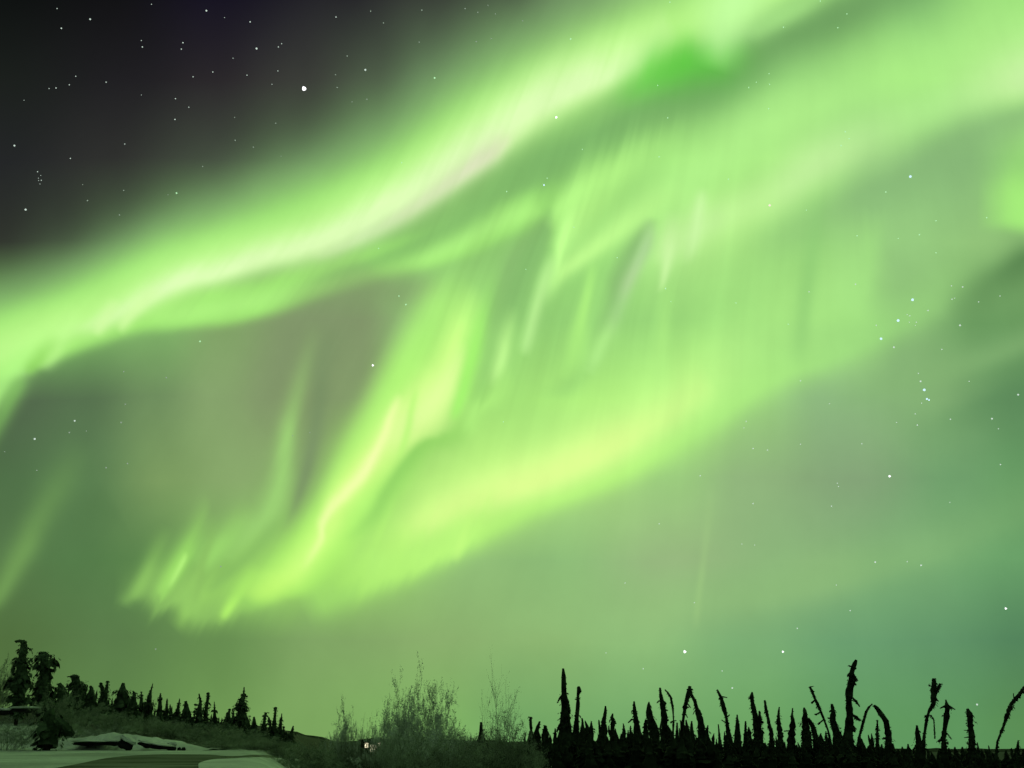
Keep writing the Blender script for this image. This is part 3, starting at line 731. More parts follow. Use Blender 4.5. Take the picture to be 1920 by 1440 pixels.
# ------------------------------------------------------------------ the named spruces of the right hand thicket
GR = 'spruces of the dark thicket on the right'
RT = [
 (44, 'short club topped spruce rising just right of the bare willow', [(1002,1440,11),(998,1385,6),(996,1370,2.6),(995,1358,3),(995,1344,3)], []),
 (47, 'short spruce bowed to the right beside the club topped one', [(1000,1440,12),(1003,1390,6),(1007,1368,3.8),(1012,1353,2)], []),
 (42, 'short round tipped spruce left of the tallest spire', [(1026,1440,12),(1024,1395,8),(1023,1372,5),(1022,1361,3)], []),
 (50, 'tiny spruce tip between the round tipped spruce and the tallest spire', [(1041,1440,8),(1041,1385,4),(1041,1366,1.3)], []),
 (40, 'tallest straight spire of the thicket with one drooping arm on its right', [(1060,1450,22),(1060,1395,17),(1060,1362,13),(1060,1335,8.5),(1058,1312,6.5),(1057,1290,5),(1057,1268,4.5),(1056,1253,2.2)],
   [[(1060,1300,2),(1065,1318,3.2),(1068,1338,3)],[(1057,1298,2),(1049,1310,2.5),(1045,1318,1.2)],[(1060,1352,3),(1049,1360,3.5),(1044,1372,2)]]),
 (43, 'slim spruce with a knobbed tip beside the tallest spire', [(1078,1445,13),(1080,1380,8),(1081,1352,4.4),(1084,1318,3.4),(1084,1302,2.8),(1086,1296,4.6),(1085,1288,3.6)], [[(1082,1312,2),(1078,1311,1.2)]]),
 (46, 'small leaning spruce tip just right of the knobbed spruce', [(1098,1445,9),(1096,1385,5),(1094,1365,2.8),(1091,1347,1.4)], []),
 (45, 'small spruce with an arm reaching up to the left', [(1109,1445,12),(1108,1392,6),(1108,1370,3.4),(1109,1357,1.8)], [[(1107,1386,2.5),(1102,1374,2.4),(1097,1378,1.5)],[(1106,1368,1.5),(1102,1373,1.2)]]),
 (52, 'thin spruce tip close on the left of a smooth pointed spruce', [(1128,1445,8),(1126,1385,4),(1123,1350,1.3)], []),
 (41, 'smooth pointed spruce tilted slightly right with a bare lower left side', [(1128,1445,13),(1130,1380,7),(1132,1352,4.6),(1135,1336,3.4),(1135,1324,1.6)], []),
 (48, 'lumpy small spruce with a bent tip right of the smooth pointed one', [(1148,1445,11),(1149,1390,6),(1148,1368,3.8),(1150,1352,4),(1147,1345,3.2),(1149,1338,1.5)], []),
 (50, 'very thin short spike left of the spruce with a sideways arm', [(1183,1445,9),(1182,1392,4.2),(1182,1361,1.2)], []),
 (42, 'pointed spruce with a short arm sticking out to its left', [(1196,1445,11),(1195,1390,7),(1193,1352,5),(1190,1332,4.2),(1189,1315,1.6)], [[(1192,1349,1.8),(1184,1349,2),(1178,1355,1.6)]]),
 (46, 'bullet shaped small spruce in front of the broad shouldered one', [(1211,1445,12),(1211,1385,6.5),(1211,1362,4.2),(1211,1349,1.8)], []),
 (49, 'broad shouldered spruce with a fine needle tip', [(1230,1445,13),(1227,1380,10),(1222,1358,8),(1218,1342,7.5),(1216,1328,5),(1217,1316,1.2)], []),
 (40, 'tall blade shaped spruce bulging at mid height', [(1248,1445,10),(1247,1375,6),(1245,1345,6.4),(1241,1318,5),(1238,1302,3.2),(1238,1290,1.8)], []),
 (44, 'thin bare stem arching left with a tuft at its waist', [(1262,1445,8),(1262,1385,2.6),(1263,1350,1.4),(1262,1328,2),(1257,1308,2.6),(1252,1298,1.8),(1247,1293,1)], [[(1262,1352,2),(1268,1351,1.2)],[(1262,1352,2),(1257,1355,2.2)],[(1260,1318,1.5),(1256,1318,1)]]),
 (47, 'small pointed spruce under the arching stem', [(1269,1445,9),(1269,1385,4),(1269,1355,1.5)], []),
 (41, 'left leg of the snow bent pair of spruces that lean together', [(1277,1445,9),(1278,1380,3.2),(1281,1345,2.6),(1285,1320,4),(1290,1303,4.4),(1294,1287,3)], [[(1288,1318,2),(1295,1327,1.2)],[(1283,1335,1.5),(1289,1345,1.2)]]),
 (42, 'right leg of the snow bent pair, thick and ragged below', [(1319,1445,12),(1317,1378,8),(1313,1352,6.6),(1308,1332,4.6),(1303,1315,3.2),(1297,1302,3.6),(1293,1288,2.8)], [[(1308,1328,2.5),(1312,1335,3.5),(1315,1350,4)]]),
 (45, 'small tapering spruce standing inside the arch of the bent pair', [(1290,1445,11),(1290,1390,7),(1288,1366,4.2),(1287,1350,1.4)], []),
 (49, 'hair thin short spike right of the bent pair', [(1350,1445,8),(1349,1392,3),(1347,1358,1)], []),
 (41, 'snag leaning left with a short prong pointing right', [(1368,1445,11),(1366,1378,4.6),(1362,1345,3),(1356,1325,4.2),(1353,1308,3.8),(1345,1293,1.8)], [[(1354,1306,1.6),(1363,1308,1.2)],[(1361,1355,1.5),(1353,1350,1)],[(1364,1344,1.5),(1368,1340,1.2)]]),
 (56, 'pale slender spruce tip behind the leaning snag', [(1383,1445,12),(1382,1385,7),(1382,1362,4.2),(1382,1340,1.2)], []),
 (48, 'narrow small spruce in the gap left of the square tipped trunk', [(1400,1445,9),(1399,1388,4),(1398,1352,1.7)], []),
 (40, 'square tipped trunk leaning left with a lobe of needles on its right', [(1426,1445,14),(1423,1378,9),(1416,1345,5),(1412,1320,4),(1409,1306,4),(1411,1298,2)], [[(1420,1372,4),(1425,1352,5.4),(1424,1333,2)],[(1413,1350,1.3),(1409,1349,1)]]),
 (44, 'long thin trunk leaning left from the thicket beside the square tipped one', [(1454,1445,6),(1450,1400,2.6),(1446,1375,2.8),(1440,1347,3),(1436,1327,3.2),(1434,1313,1.6)], []),
 (43, 'slim straight spruce with a notch low on its left', [(1462,1445,10),(1462,1380,5),(1460,1352,4),(1460,1337,2.3),(1460,1326,1)], [[(1459,1352,2),(1453,1354,1.2)]]),
 (41, 'dark column spruce with a needle thin tip', [(1484,1445,11),(1485,1385,7),(1486,1353,4.5),(1485,1342,2.4),(1485,1328,1)], [[(1482,1370,2),(1470,1371,1)]]),
 (40, 'stout spruce whose right shoulder slopes down to a second leg', [(1512,1445,13),(1514,1385,9),(1510,1352,6.6),(1509,1337,4),(1509,1327,1.8)], [[(1515,1347,4),(1524,1362,7),(1530,1385,8),(1532,1430,9)]]),
 (42, 'hooked bare snag leaning far to the left with ragged twigs', [(1562,1445,9),(1557,1392,3),(1552,1370,2),(1545,1347,2.2),(1537,1327,3),(1528,1309,2.4),(1521,1296,3.2),(1518,1289,2.4)], [[(1518,1288,1.8),(1525,1287,1)],[(1529,1312,2),(1522,1318,2.6)],[(1538,1335,1.5),(1530,1340,2),(1527,1339,1)],[(1543,1350,1.5),(1534,1358,2.4)]]),
 (44, 'bulb tipped spruce between the hooked snag and the tall shaggy one', [(1574,1445,12),(1569,1378,8),(1562,1350,5.6),(1561,1336,5),(1559,1320,2.4)], [[(1561,1349,2.5),(1552,1346,1.6)]]),
 (38, 'tall shaggy spruce with a stepped broken tip, highest in the thicket', [(1583,1450,18),(1590,1380,10),(1593,1345,7),(1593,1312,6),(1594,1295,7.5),(1597,1275,7),(1598,1262,5),(1602,1250,5),(1607,1237,2.5)],
   [[(1598,1308,2.5),(1606,1316,3),(1612,1325,1.4)],[(1598,1340,3),(1607,1346,4),(1613,1351,2)],[(1598,1360,4),(1602,1372,4)],[(1597,1250,2),(1591,1248,2)],[(1603,1268,3),(1605,1276,3)]]),
 (43, 'slender stem slanting up to the right beside the shaggy spruce', [(1606,1445,8),(1612,1378,2.4),(1618,1356,2.8),(1625,1335,2.6),(1630,1326,2),(1635,1320,.9)], []),
 (41, 'drooping spruce bent over to the left with a gap under its crown', [(1666,1445,12),(1666,1380,6),(1660,1352,5.4),(1652,1336,5),(1646,1328,4.2),(1640,1323,3)], [[(1645,1445,6),(1645,1375,3.6),(1645,1350,1.8)],[(1656,1384,3),(1668,1386,4)]]),
 (48, 'tiny spruce top in the low gap right of the drooping spruce', [(1704,1445,10),(1704,1412,5),(1703,1395,1.4)], []),
 (42, 'short blunt spruce at the foot of the club headed one', [(1724,1445,11),(1724,1395,7),(1720,1374,4.6),(1719,1360,2)], []),
 (39, 'club headed spruce on a thin crooked stem with two lobes on top', [(1726,1445,10),(1731,1378,2.4),(1737,1350,3),(1744,1334,2.6),(1749,1320,5),(1750,1305,5.6),(1753,1288,6.4),(1753,1272,3.8)], [[(1757,1297,3.5),(1763,1282,3.6)],[(1745,1341,2.5),(1751,1350,1.6),(1753,1385,1.8)],[(1741,1340,3),(1735,1344,3.4)]]),
 (43, 'spruce with a hat brim of two side arms under its tip', [(1772,1445,12),(1768,1385,4.2),(1772,1360,4.4),(1776,1342,6),(1775,1326,4.6),(1775,1312,1.3)], [[(1773,1323,2.4),(1763,1328,1.6)],[(1777,1322,2.6),(1790,1330,1.5)],[(1768,1383,3),(1760,1390,3)],[(1775,1374,1.5),(1784,1386,1.4)]]),
 (41, 'lone paddle shaped spruce near the right edge', [(1820,1445,10),(1820,1380,6),(1820,1360,6),(1819,1342,6.6),(1816,1329,3)], [[(1816,1370,1.6),(1808,1369,.8)],[(1816,1382,1.6),(1808,1383,.8)]]),
 (38, 'thin dark stem arching right out of the frame', [(1866,1425,3),(1872,1390,2),(1879,1362,2.4),(1887,1340,3.2),(1896,1320,3.4),(1908,1303,3.4),(1922,1289,3.2),(1942,1276,2.6),(1960,1270,1.2)], [[(1901,1310,1.4),(1900,1300,.9)]]),
 (50, 'tiny spruce tip near the foot of the arching stem at the right edge', [(1908,1445,9),(1908,1408,4.4),(1907,1388,1.3)], []),
 (51, 'thin low spike between the paddle shaped spruce and the arching stem', [(1838,1445,8),(1836,1412,2.6),(1833,1392,.9)], []),
 (52, 'thin low spike right beside the foot of the arching stem', [(1860,1445,8),(1858,1414,2.6),(1855,1398,.9)], []),
 (45, 'blunt little spruce left of the bare willow bush', [(903,1440,13),(903,1395,11),(902,1374,4.4),(902,1354,2)], []),
]
for i, (dep, lab, sp, br) in enumerate(RT):
    spruce('spruce', lab, 'tree', dep, sp, br, GR, seed=100 + i, dens=1.2, ragged=.5)

# ------------------------------------------------------------------ the spruces on the slope at the left
GL = 'spruces on the snowy slope on the left'
LT = [
 (50, 'tall heavy spruce with a bent beak of snow at its tip', [(32,1345,14),(36,1300,17),(41,1262,17),(43,1238,13),(45,1218,10),(43,1204,8)], [[(46,1203,4),(36,1201,3),(28,1202,1.2)],[(36,1240,5),(26,1250,4),(23,1262,2)]]),
 (53, 'tall round topped spruce standing beside the beaked one', [(78,1340,16),(80,1300,17),(84,1268,17),(84,1245,14),(83,1230,11),(82,1223,6)], []),
 (58, 'flat topped spruce with a beak pointing left', [(146,1345,15),(145,1298,13),(143,1280,11),(140,1270,9),(139,1266,5)], [[(146,1268,3.4),(136,1268,2.6),(127,1269,1.1)]]),
 (60, 'low square topped spruce left of the flat topped one', [(120,1345,17),(118,1305,13),(114,1290,9),(112,1282,5)], []),
 (62, 'tiny dark spruce knob right of the flat topped spruce', [(160,1345,9),(159,1300,5),(158,1288,3.6),(158,1283,1.8)], []),
 (62, 'bushy low spruce in the dip right of the flat topped spruce', [(172,1345,14),(172,1308,11),(171,1290,5),(170,1286,2)], []),
 (60, 'narrow spruce with a small dark knob on top', [(196,1350,14),(195,1312,10),(200,1290,5),(203,1277,2.6)], [[(194,1300,5),(190,1285,4),(189,1280,2)]]),
 (64, 'wide rounded spruce with a raised middle', [(232,1352,24),(231,1318,21),(229,1298,13),(230,1286,7),(231,1281,4)], []),
 (63, 'ragged spruce shoulder right of the wide rounded one', [(250,1352,14),(250,1318,9),(251,1300,5),(250,1296,2)], []),
 (66, 'short pointed spruce left of the leaning spire', [(266,1352,10),(266,1322,6),(266,1308,3.4),(266,1297,1.2)], []),
 (64, 'leaning spire bent to the right over the slope', [(278,1352,13),(279,1325,9),(281,1306,5),(284,1294,2.6),(287,1282,1.2)], []),
 (66, 'slim dark spruce right of the leaning spire', [(298,1355,10),(299,1325,6),(301,1308,3.4),(302,1300,1.4)], []),
 (68, 'first of two small spikes after the slim dark spruce', [(312,1355,8),(312,1330,4),(313,1310,1.2)], []),
 (69, 'second and lower of two small spikes after the slim dark spruce', [(320,1358,8),(319,1335,3.4),(318,1321,1.1)], []),
 (68, 'thin spruce curved right before the broad low spruce', [(330,1360,10),(333,1335,5),(336,1322,2.6),(338,1310,1)], []),
 (70, 'broad low spruce with a blunt square tip', [(350,1362,18),(350,1335,11),(349,1322,5),(349,1315,3.4)], []),
 (67, 'sharp spruce left of the pair with twisted tips', [(373,1368,14),(374,1335,8),(375,1315,4),(374,1301,1.6)], [[(370,1322,2.5),(365,1320,1.4)]]),
 (69, 'twisted spruce with a thick crooked tip', [(384,1368,10),(386,1340,5.4),(387,1322,4.6),(390,1310,4),(391,1299,3)], [[(390,1317,2),(395,1322,1.4)]]),
 (72, 'pale thin spruce right of the twisted one', [(402,1370,11),(402,1342,5),(403,1326,2),(402,1316,1)], []),
 (72, 'small spruce at the left foot of the layered spire', [(426,1372,14),(428,1345,6),(430,1329,1.6)], []),
 (74, 'second small spruce at the left foot of the layered spire', [(438,1372,12),(437,1348,5),(437,1331,1.5)], []),
 (68, 'layered spire, the tallest spruce in the middle of the slope', [(455,1375,14),(453,1340,12),(453,1322,10),(455,1309,7),(457,1300,3),(457,1289,1.6)], [[(455,1312,3),(447,1311,1.4)],[(457,1306,2.5),(464,1305,1.2)],[(458,1318,3.5),(462,1335,4)]]),
 (76, 'small faint spike right of the layered spire', [(466,1378,8),(466,1360,3.4),(466,1349,1.1)], []),
 (78, 'pale blurred spruce right of the layered spire', [(476,1380,12),(476,1358,6),(476,1344,2)], []),
 (76, 'thin spruce with a round knob, left of the forked top', [(493,1388,11),(495,1358,5),(496,1346,2.8),(498,1336,3)], []),
 (76, 'spruce with a wide flared tuft on top', [(513,1390,12),(514,1358,6),(516,1342,3.6),(517,1332,3.6),(516,1328,5)], [[(508,1372,4),(505,1350,3),(504,1345,1.4)]]),
 (77, 'pointed spruce right of the flared one', [(525,1392,10),(526,1362,5),(528,1345,2),(528,1338,.9)], [[(531,1385,4),(532,1362,1.6)]]),
 (72, 'last small spruce at the right foot of the slope', [(542,1408,11),(543,1385,9),(547,1372,4),(550,1361,1.2)], []),
]
for i, (dep, lab, sp, br) in enumerate(LT):
    spruce('spruce', lab, 'tree', dep, sp, br, GL, ('needles_left', 'bark'), seed=300 + i, dens=2.6, ragged=.7, droop=1.0)

# ------------------------------------------------------------------ the low crowd of small spruces
def copy_thing(root, loc, rz, sc, label, group):
    r = root.copy(); C.objects.link(r)
    r.location = loc; r.rotation_euler = (0, 0, rz); r.scale = sc
    r['label'] = label; r['category'] = 'tree'; r['group'] = group
    for ch in children_of[root.name]:
        c = ch.copy(); C.objects.link(c); c.parent = r
    return r
children_of = {}
def small_spruce(seed, lean, wide, mats):
    rnd = random.Random(seed)
    root = bpy.data.objects.new('young_spruce', None); C.objects.link(root)
    pts = [Vector((0, 0, 0))]
    for i in range(1, 9):
        pts.append(Vector((lean * (i / 8) ** 2 + rnd.gauss(0, .01), rnd.gauss(0, .01), i / 8)))
    rad = [wide * (1 - (i / 8)) ** .75 * rnd.uniform(.75, 1.2) + .012 for i in range(9)]
    rad[0] = wide * .9
    V_, F_ = [], []
    tube(V_, F_, [Vector((0, 0, -.05))] + pts[1:], [.02 * (1 - i / 10) for i in range(9)], 5)
    a = link('trunk', new_mesh('trunk', V_, F_, MAT[mats[1]]), root)
    V_, F_ = crown_mesh(rnd, pts, rad, 1.1, .9, .9)
    b = link('crown', new_mesh('crown', V_, F_, MAT[mats[0]]), root)
    children_of[root.name] = [a, b]
    return root
rnd = random.Random(11)
protos = [small_spruce(500 + i, rnd.uniform(-.12, .12), rnd.uniform(.10, .19), ('needles', 'bark')) for i in range(9)]
protos_l = [small_spruce(540 + i, rnd.uniform(-.1, .1), rnd.uniform(.14, .22), ('needles_left', 'bark')) for i in range(4)]
used = set()
def plant(protos_, px, py, depth, label, group, wide=1.0):
    top = at(px, py, depth)
    gz = height(top.x, top.y)
    h = max(.5, top.z - gz)
    p = rnd.choice(protos_)
    sc = (h * wide * rnd.uniform(.8, 1.25), h * wide * rnd.uniform(.8, 1.25), h)
    if p.name not in used:
        used.add(p.name)
        p.location = (top.x, top.y, gz); p.rotation_euler = (0, 0, rnd.uniform(0, 6.28)); p.scale = sc
        tag(p, label, 'tree', group)
    else:
        copy_thing(p, (top.x, top.y, gz), rnd.uniform(0, 6.28), sc, label, group)
ENV = [(985, 1390), (1010, 1374), (1100, 1366), (1200, 1362), (1300, 1366), (1350, 1380), (1400, 1376), (1480, 1380), (1560, 1374), (1640, 1390), (1700, 1406), (1760, 1402), (1920, 1408)]
x = 984
while x < 1935:
    zone = ('low dark spruce crowding the thicket between the bare willow and the bent pair', 'low dark spruce crowding the thicket between the bent pair and the shaggy spruce', 'low dark spruce in the even hedge along the bottom right edge')[(x > 1330) + (x > 1640)]
    plant(protos, x, interp(ENV, x) + rnd.uniform(-16, 14) * (.4 if x > 1640 else 1), rnd.uniform(46, 62), zone, 'low spruces filling the thicket', 1.9 if x > 1640 else 1.15)
    x += rnd.uniform(5.5, 9)
x = 988
while x < 1935:
    zone = ('low dark spruce crowding the thicket between the bare willow and the bent pair', 'low dark spruce crowding the thicket between the bent pair and the shaggy spruce', 'low dark spruce in the even hedge along the bottom right edge')[(x > 1330) + (x > 1640)]
    plant(protos, x, interp(ENV, x) + rnd.uniform(8, 26), rnd.uniform(34, 42), zone, 'low spruces filling the thicket', 2.2)
    x += rnd.uniform(9, 15)
x = 96
while x < 545:
    y = interp([(96, 1292), (180, 1298), (260, 1312), (330, 1330), (420, 1346), (500, 1364), (545, 1382)], x)
    plant(protos_l, x, y + rnd.uniform(-5, 8), rnd.uniform(64, 80), 'low spruce filling the treeline on the left slope', 'low spruces of the left slope')
    x += rnd.uniform(5, 9)

# ------------------------------------------------------------------ shrubs
P_WIL = [make_proto('willow', 700 + i, 26, 3, .005, 22000, .015, 'brush_twig', 'brush_leaf', .55) for i in range(3)]
P_FRO = [make_proto('frosted', 720 + i, 26, 3, .005, 21000, .0135, 'frost_twig', 'frost_leaf', .75) for i in range(3)]
P_BARE = make_proto('bare', 741, 11, 3, .007, 0, .01, 'frost_twig', 'frost_leaf', .38)
P_RIME = make_proto('rime', 751, 30, 3, .008, 9000, .02, 'rime_twig', 'rime_twig', .8)
def sh(nm, lab, px, py, dep, w, proto, grp, rot=0.0, cat='shrub'):
    return shrub(nm, lab, cat, px, py, dep, w, 0, proto, grp, rot)
# middle: the frosted birches and willows
sh('frosted_bush', 'frosted bush with the tallest pointed plume in the middle of the treeline', 795, 1284, 36, 42, P_FRO[0], 'frosted bushes', .3)
sh('frosted_bush', 'frosted bush forming the left half of the big middle clump', 738, 1306, 37, 46, P_FRO[1], 'frosted bushes', 1.2)
sh('frosted_bush', 'ragged frosted bush sloping down on the right of the middle clump', 836, 1340, 38, 46, P_FRO[2], 'frosted bushes', 2.0)
sh('frosted_bush', 'low frosted bush at the front of the middle clump', 775, 1345, 31, 75, P_FRO[1], 'frosted bushes', 4.0)
sh('frosted_bush', 'frosted bush filling the middle of the clump behind the tallest plume', 768, 1322, 50, 34, P_FRO[2], 'frosted bushes', 5.0)
sh('frosted_bush', 'frosted bush at the far right foot of the middle clump', 862, 1362, 44, 26, P_FRO[1], 'frosted bushes', 5.6)
sh('frosted_bush', 'small wispy frosted bush alone against the sky above the lights', 647, 1332, 48, 26, P_FRO[2], 'frosted bushes', .8)
sh('frosted_bush', 'very small frosted bush between the wispy one and the middle clump', 679, 1366, 50, 12, P_FRO[0], 'frosted bushes', 2.8)
sh('bare_willow', 'tall bare willow with thin curving stems left of the dark thicket', 935, 1266, 36, 34, P_BARE, None, .4)
sh('bare_willow', 'lower bare willow leaning right against the dark thicket', 966, 1318, 38, 34, P_BARE, None, 2.2)
G3 = 'willow bushes of the brushy middle ground'
for i, (px, py, dep, w, lab) in enumerate([
 (590, 1392, 30, 52, 'dense low willow bush right of the bright snow island'),
 (618, 1398, 33, 30, 'dark low willow bush left of the glinting lights'),
  (748, 1378, 29, 30, 'dark willow bush right below the frosted middle clump'),
 (800, 1378, 27, 60, 'broad dark willow bush under the tallest frosted plume'),
 (866, 1386, 28, 46, 'dark willow bush between the middle clump and the blunt spruce'),
 (915, 1372, 30, 42, 'willow bush around the foot of the blunt little spruce'),
 (955, 1360, 29, 50, 'greyish willow bush under the bare willows'),
 (985, 1385, 31, 30, 'willow bush at the left border of the black thicket')]):
    sh('willow_bush', lab, px, py, dep, w, P_WIL[i % 3], G3, i * 1.1)
P_SPARSE = make_proto('sparse', 761, 80, 2, .009, 9500, .016, 'brush_twig', 'brush_leaf', .7)
sh('willow_bush', 'open willow bush whose twigs stand in front of the warm glints', 690, 1376, 34, 30, P_SPARSE, G3, 0.7)
sh('willow_bush', 'open willow bush left of the one before the warm glints', 652, 1384, 33, 26, P_SPARSE, G3, 2.9)
sh('willow_bush', 'low open willow bush in front of the warm glints, nearest of three', 700, 1398, 30, 26, P_SPARSE, G3, 4.9)
G4 = 'willow brush along the foot of the left slope'
for i, (px, py, dep, w, lab) in enumerate([
 (175, 1322, 52, 34, 'grey green brush below the flat topped spruce'),
 (215, 1335, 50, 38, 'grey green brush below the wide rounded spruce'),
 (262, 1342, 52, 38, 'grey green brush below the leaning spire'),
 (305, 1348, 50, 38, 'dark brush right above the long black rock gap'),
 (350, 1352, 52, 40, 'dark brush above the end of the snow bank'),
 (392, 1358, 50, 40, 'dense round brush right of the snow bank'),
 (432, 1364, 47, 40, 'dense round brush left of the layered spire'),
 (470, 1372, 45, 38, 'brush below the layered spire'),
 (508, 1384, 42, 38, 'low brush below the flared spruce'),
 (545, 1394, 38, 38, 'low brush above the bright snow island'),
 (420, 1388, 40, 40, 'front brush above the bend of the dark road'),
 (478, 1394, 37, 40, 'front brush above the snow island tip')]):
    sh('willow_brush', lab, px, py, dep, w, P_WIL[(i + 1) % 3], G4, i * .9)
sh('leafy_bush', 'big round grey green bush beside the snow at the far left', 118, 1303, 40, 40, P_WIL[2], None, 1.0)
sh('rime_bush', 'pale frosted bush low at the left edge', 22, 1350, 36, 46, P_RIME, None, .5)
sh('rime_bush', 'pale frosted bush fading up the bank behind the rocks', 178, 1360, 40, 44, P_RIME, None, 2.5)
sh('leafy_bush', 'soft dark bush cut off by the left edge behind the beaked spruce', 4, 1245, 58, 28, P_WIL[1], None, 1.4)
spruce('fir_bush', 'low dark spreading fir bush standing on the snow at left', 'shrub', 36, [(88,1400,26),(90,1382,24),(92,1362,22),(94,1342,13),(96,1328,4)], [[(70,1392,6),(60,1397,3)],[(104,1350,12),(128,1372,14),(138,1378,6)]], None, ('needles_left','bark'), seed=77, ragged=1.0)

# ------------------------------------------------------------------ snow bank and the rocks under it
def rock(label, px, py, depth, w_px, h_px, seed, cap=True, tilt=0.0):
    rnd = random.Random(seed)
    c = at(px, py, depth)
    w, h = metres(w_px, depth), metres(h_px, depth)
    gz = height(c.x, c.y)
    root = bpy.data.objects.new('rock', None); C.objects.link(root); root.location = (c.x, c.y, min(gz, c.z - h * .5))
    root.rotation_euler = (0, tilt, 0)
    tag(root, label, 'rock', 'dark rocks under the snow bank')
    dz = c.z - root.location.z
    def blob(sx, sy, sz, up, amp, mat, nm):
        bm = bmesh.new(); bmesh.ops.create_icosphere(bm, subdivisions=4, radius=1)
        for v in bm.verts:
            n = noise.noise(v.co * 1.6 + Vector((seed, 0, 0))) * amp + noise.noise(v.co * 4 + Vector((0, seed, 0))) * amp * .45
            v.co *= 1 + n
            v.co.x *= sx; v.co.y *= sy; v.co.z = v.co.z * sz + up
        me = bpy.data.meshes.new(nm); bm.to_mesh(me); bm.free(); me.materials.append(mat)
        me.polygons.foreach_set('use_smooth', [True] * len(me.polygons))
        link(nm, me, root)
    blob(w * .5, w * .35, h * .5, dz, .35, MAT['rock'], 'stone')
    if cap: blob(w * .56, w * .42, h * .28, dz + h * .52, .22, MAT['snow'], 'snow_cap')
for a in [
 ('long low dark rock at the left end of the row', 170, 1394, 37, 58, 6, 1),
 ('small dark rock right of the long low one', 212, 1394, 37, 30, 7, 2),
 ('largest black rock tilted to the right under the bank', 230, 1394, 36.5, 27, 15, 3, True, .45),
 ('low black rock in the middle of the snow bank', 272, 1396, 37, 24, 8, 4, True, .2),
 ('long black rock stretching down the bank', 297, 1400, 36.5, 42, 7, 5, True, .12),
 ('square black rock near the right end of the bank', 322, 1402, 37, 14, 11, 6),
 ('small round black rock, last but one on the right', 336, 1405, 37, 6, 6, 7, False),
 ('small round black rock, last on the right', 344, 1405, 37, 7, 6, 8, False),
 ('dark ledge under a snow cap at the left edge', 6, 1336, 44, 30, 9, 9),
 ('dark ledge under a snow cap below the beaked spruce', 48, 1332, 44, 40, 8, 10)]:
    rock(*a)

def bank():
    """the ridge of ploughed snow behind and over the rocks"""
    crest = [(100, 1398, 2), (130, 1384, 9), (165, 1382, 11), (205, 1374, 16), (240, 1376, 16), (275, 1381, 15), (305, 1386, 13), (335, 1390, 11), (370, 1400, 7), (400, 1407, 3)]
    V_, F_ = [], []
    n = 60
    for i in range(n + 1):
        px = 100 + 300 * i / n
        py = interp([(a, b) for a, b, c in crest], px)
        c = at(px, py, 38.4)
        g = height(c.x, 38.4)
        h = max(.05, c.z - g) * (1 + .10 * noise.noise(Vector((i * .33, 2, 0))))
        prof = [(-1.5, -.08), (-1.15, .12), (-.8, .45), (-.4, .85), (0, 1), (.6, .9), (1.3, .5), (2.2, -.08)]
        for k, (dy, f) in enumerate(prof):
            y = 38.4 + dy + .15 * noise.noise(Vector((i * .4, k, 0)))
            V_.append((c.x, y, height(c.x, y) + h * f + .05 * noise.noise(Vector((i * .5, k * .7, 9)))))
    for i in range(n):
        for k in range(7):
            b = i * 8 + k
            F_.append((b, b + 8, b + 9, b + 1))
    tag(link('snow_bank', new_mesh('snow_bank', V_, F_, MAT['snow'], True)), kind='structure')
bank()

# ------------------------------------------------------------------ an added hut with lit panes, invented source of the warm glints
GLOW = emission('added_pane_glow', (1.0, .90, .58), 2.0)  # glow for panes added to give the warm glints a source
def box(x0, x1, y0, y1, z0, z1):
    return ([Vector((x, y, z)) for z in (z0, z1) for y in (y0, y1) for x in (x0, x1)],
            [(0, 2, 3, 1), (4, 5, 7, 6), (0, 1, 5, 4), (2, 6, 7, 3), (0, 4, 6, 2), (1, 3, 7, 5)])
def add_glint_hut():
    d = 40.0
    a, b = at(676, 1388, d), at(719, 1416, d)
    gz = height((a.x + b.x) / 2, d)
    root = bpy.data.objects.new('added_hut', None); C.objects.link(root); root.location = ((a.x + b.x) / 2, d, gz)
    tag(root, 'small dark added hut, made-up source of the warm glints behind the willow twigs', 'added_hut')
    o = root.location
    zt = a.z - gz; hw = (b.x - a.x) / 2
    V_, F_ = box(-hw, hw, .12, 2.6, -.1, zt)
    link('wall', new_mesh('wall', V_, F_, MAT['bark']), root)
    V_ = [Vector(p) for p in [(-hw - .15, -.1, zt + .003), (hw + .15, -.1, zt + .003), (hw + .15, 2.8, zt + .003), (-hw - .15, 2.8, zt + .003), (-hw - .15, 1.35, zt + .06), (hw + .15, 1.35, zt + .06)]]
    link('roof', new_mesh('roof', V_, [(0, 1, 5, 4), (2, 3, 4, 5), (0, 4, 3), (1, 2, 5), (0, 3, 2, 1)], MAT['bark']), root)
    for x0, y0, x1, y1 in ((684, 1393, 690, 1402), (694, 1397, 705, 1410), (709, 1393, 714, 1400)):
        p, q = at(x0, y0, d) - o, at(x1, y1, d) - o
        V_, F_ = box(p.x - .04, q.x + .04, .05, .117, q.z - .04, p.z + .04)
        w = link('added_window', new_mesh('added_window', V_, F_, MAT['bark']), root)
        V_, F_ = box(p.x, q.x, .02, .047, q.z, p.z)
        link('glint_pane', new_mesh('glint_pane', V_, F_, GLOW), w)
add_glint_hut()

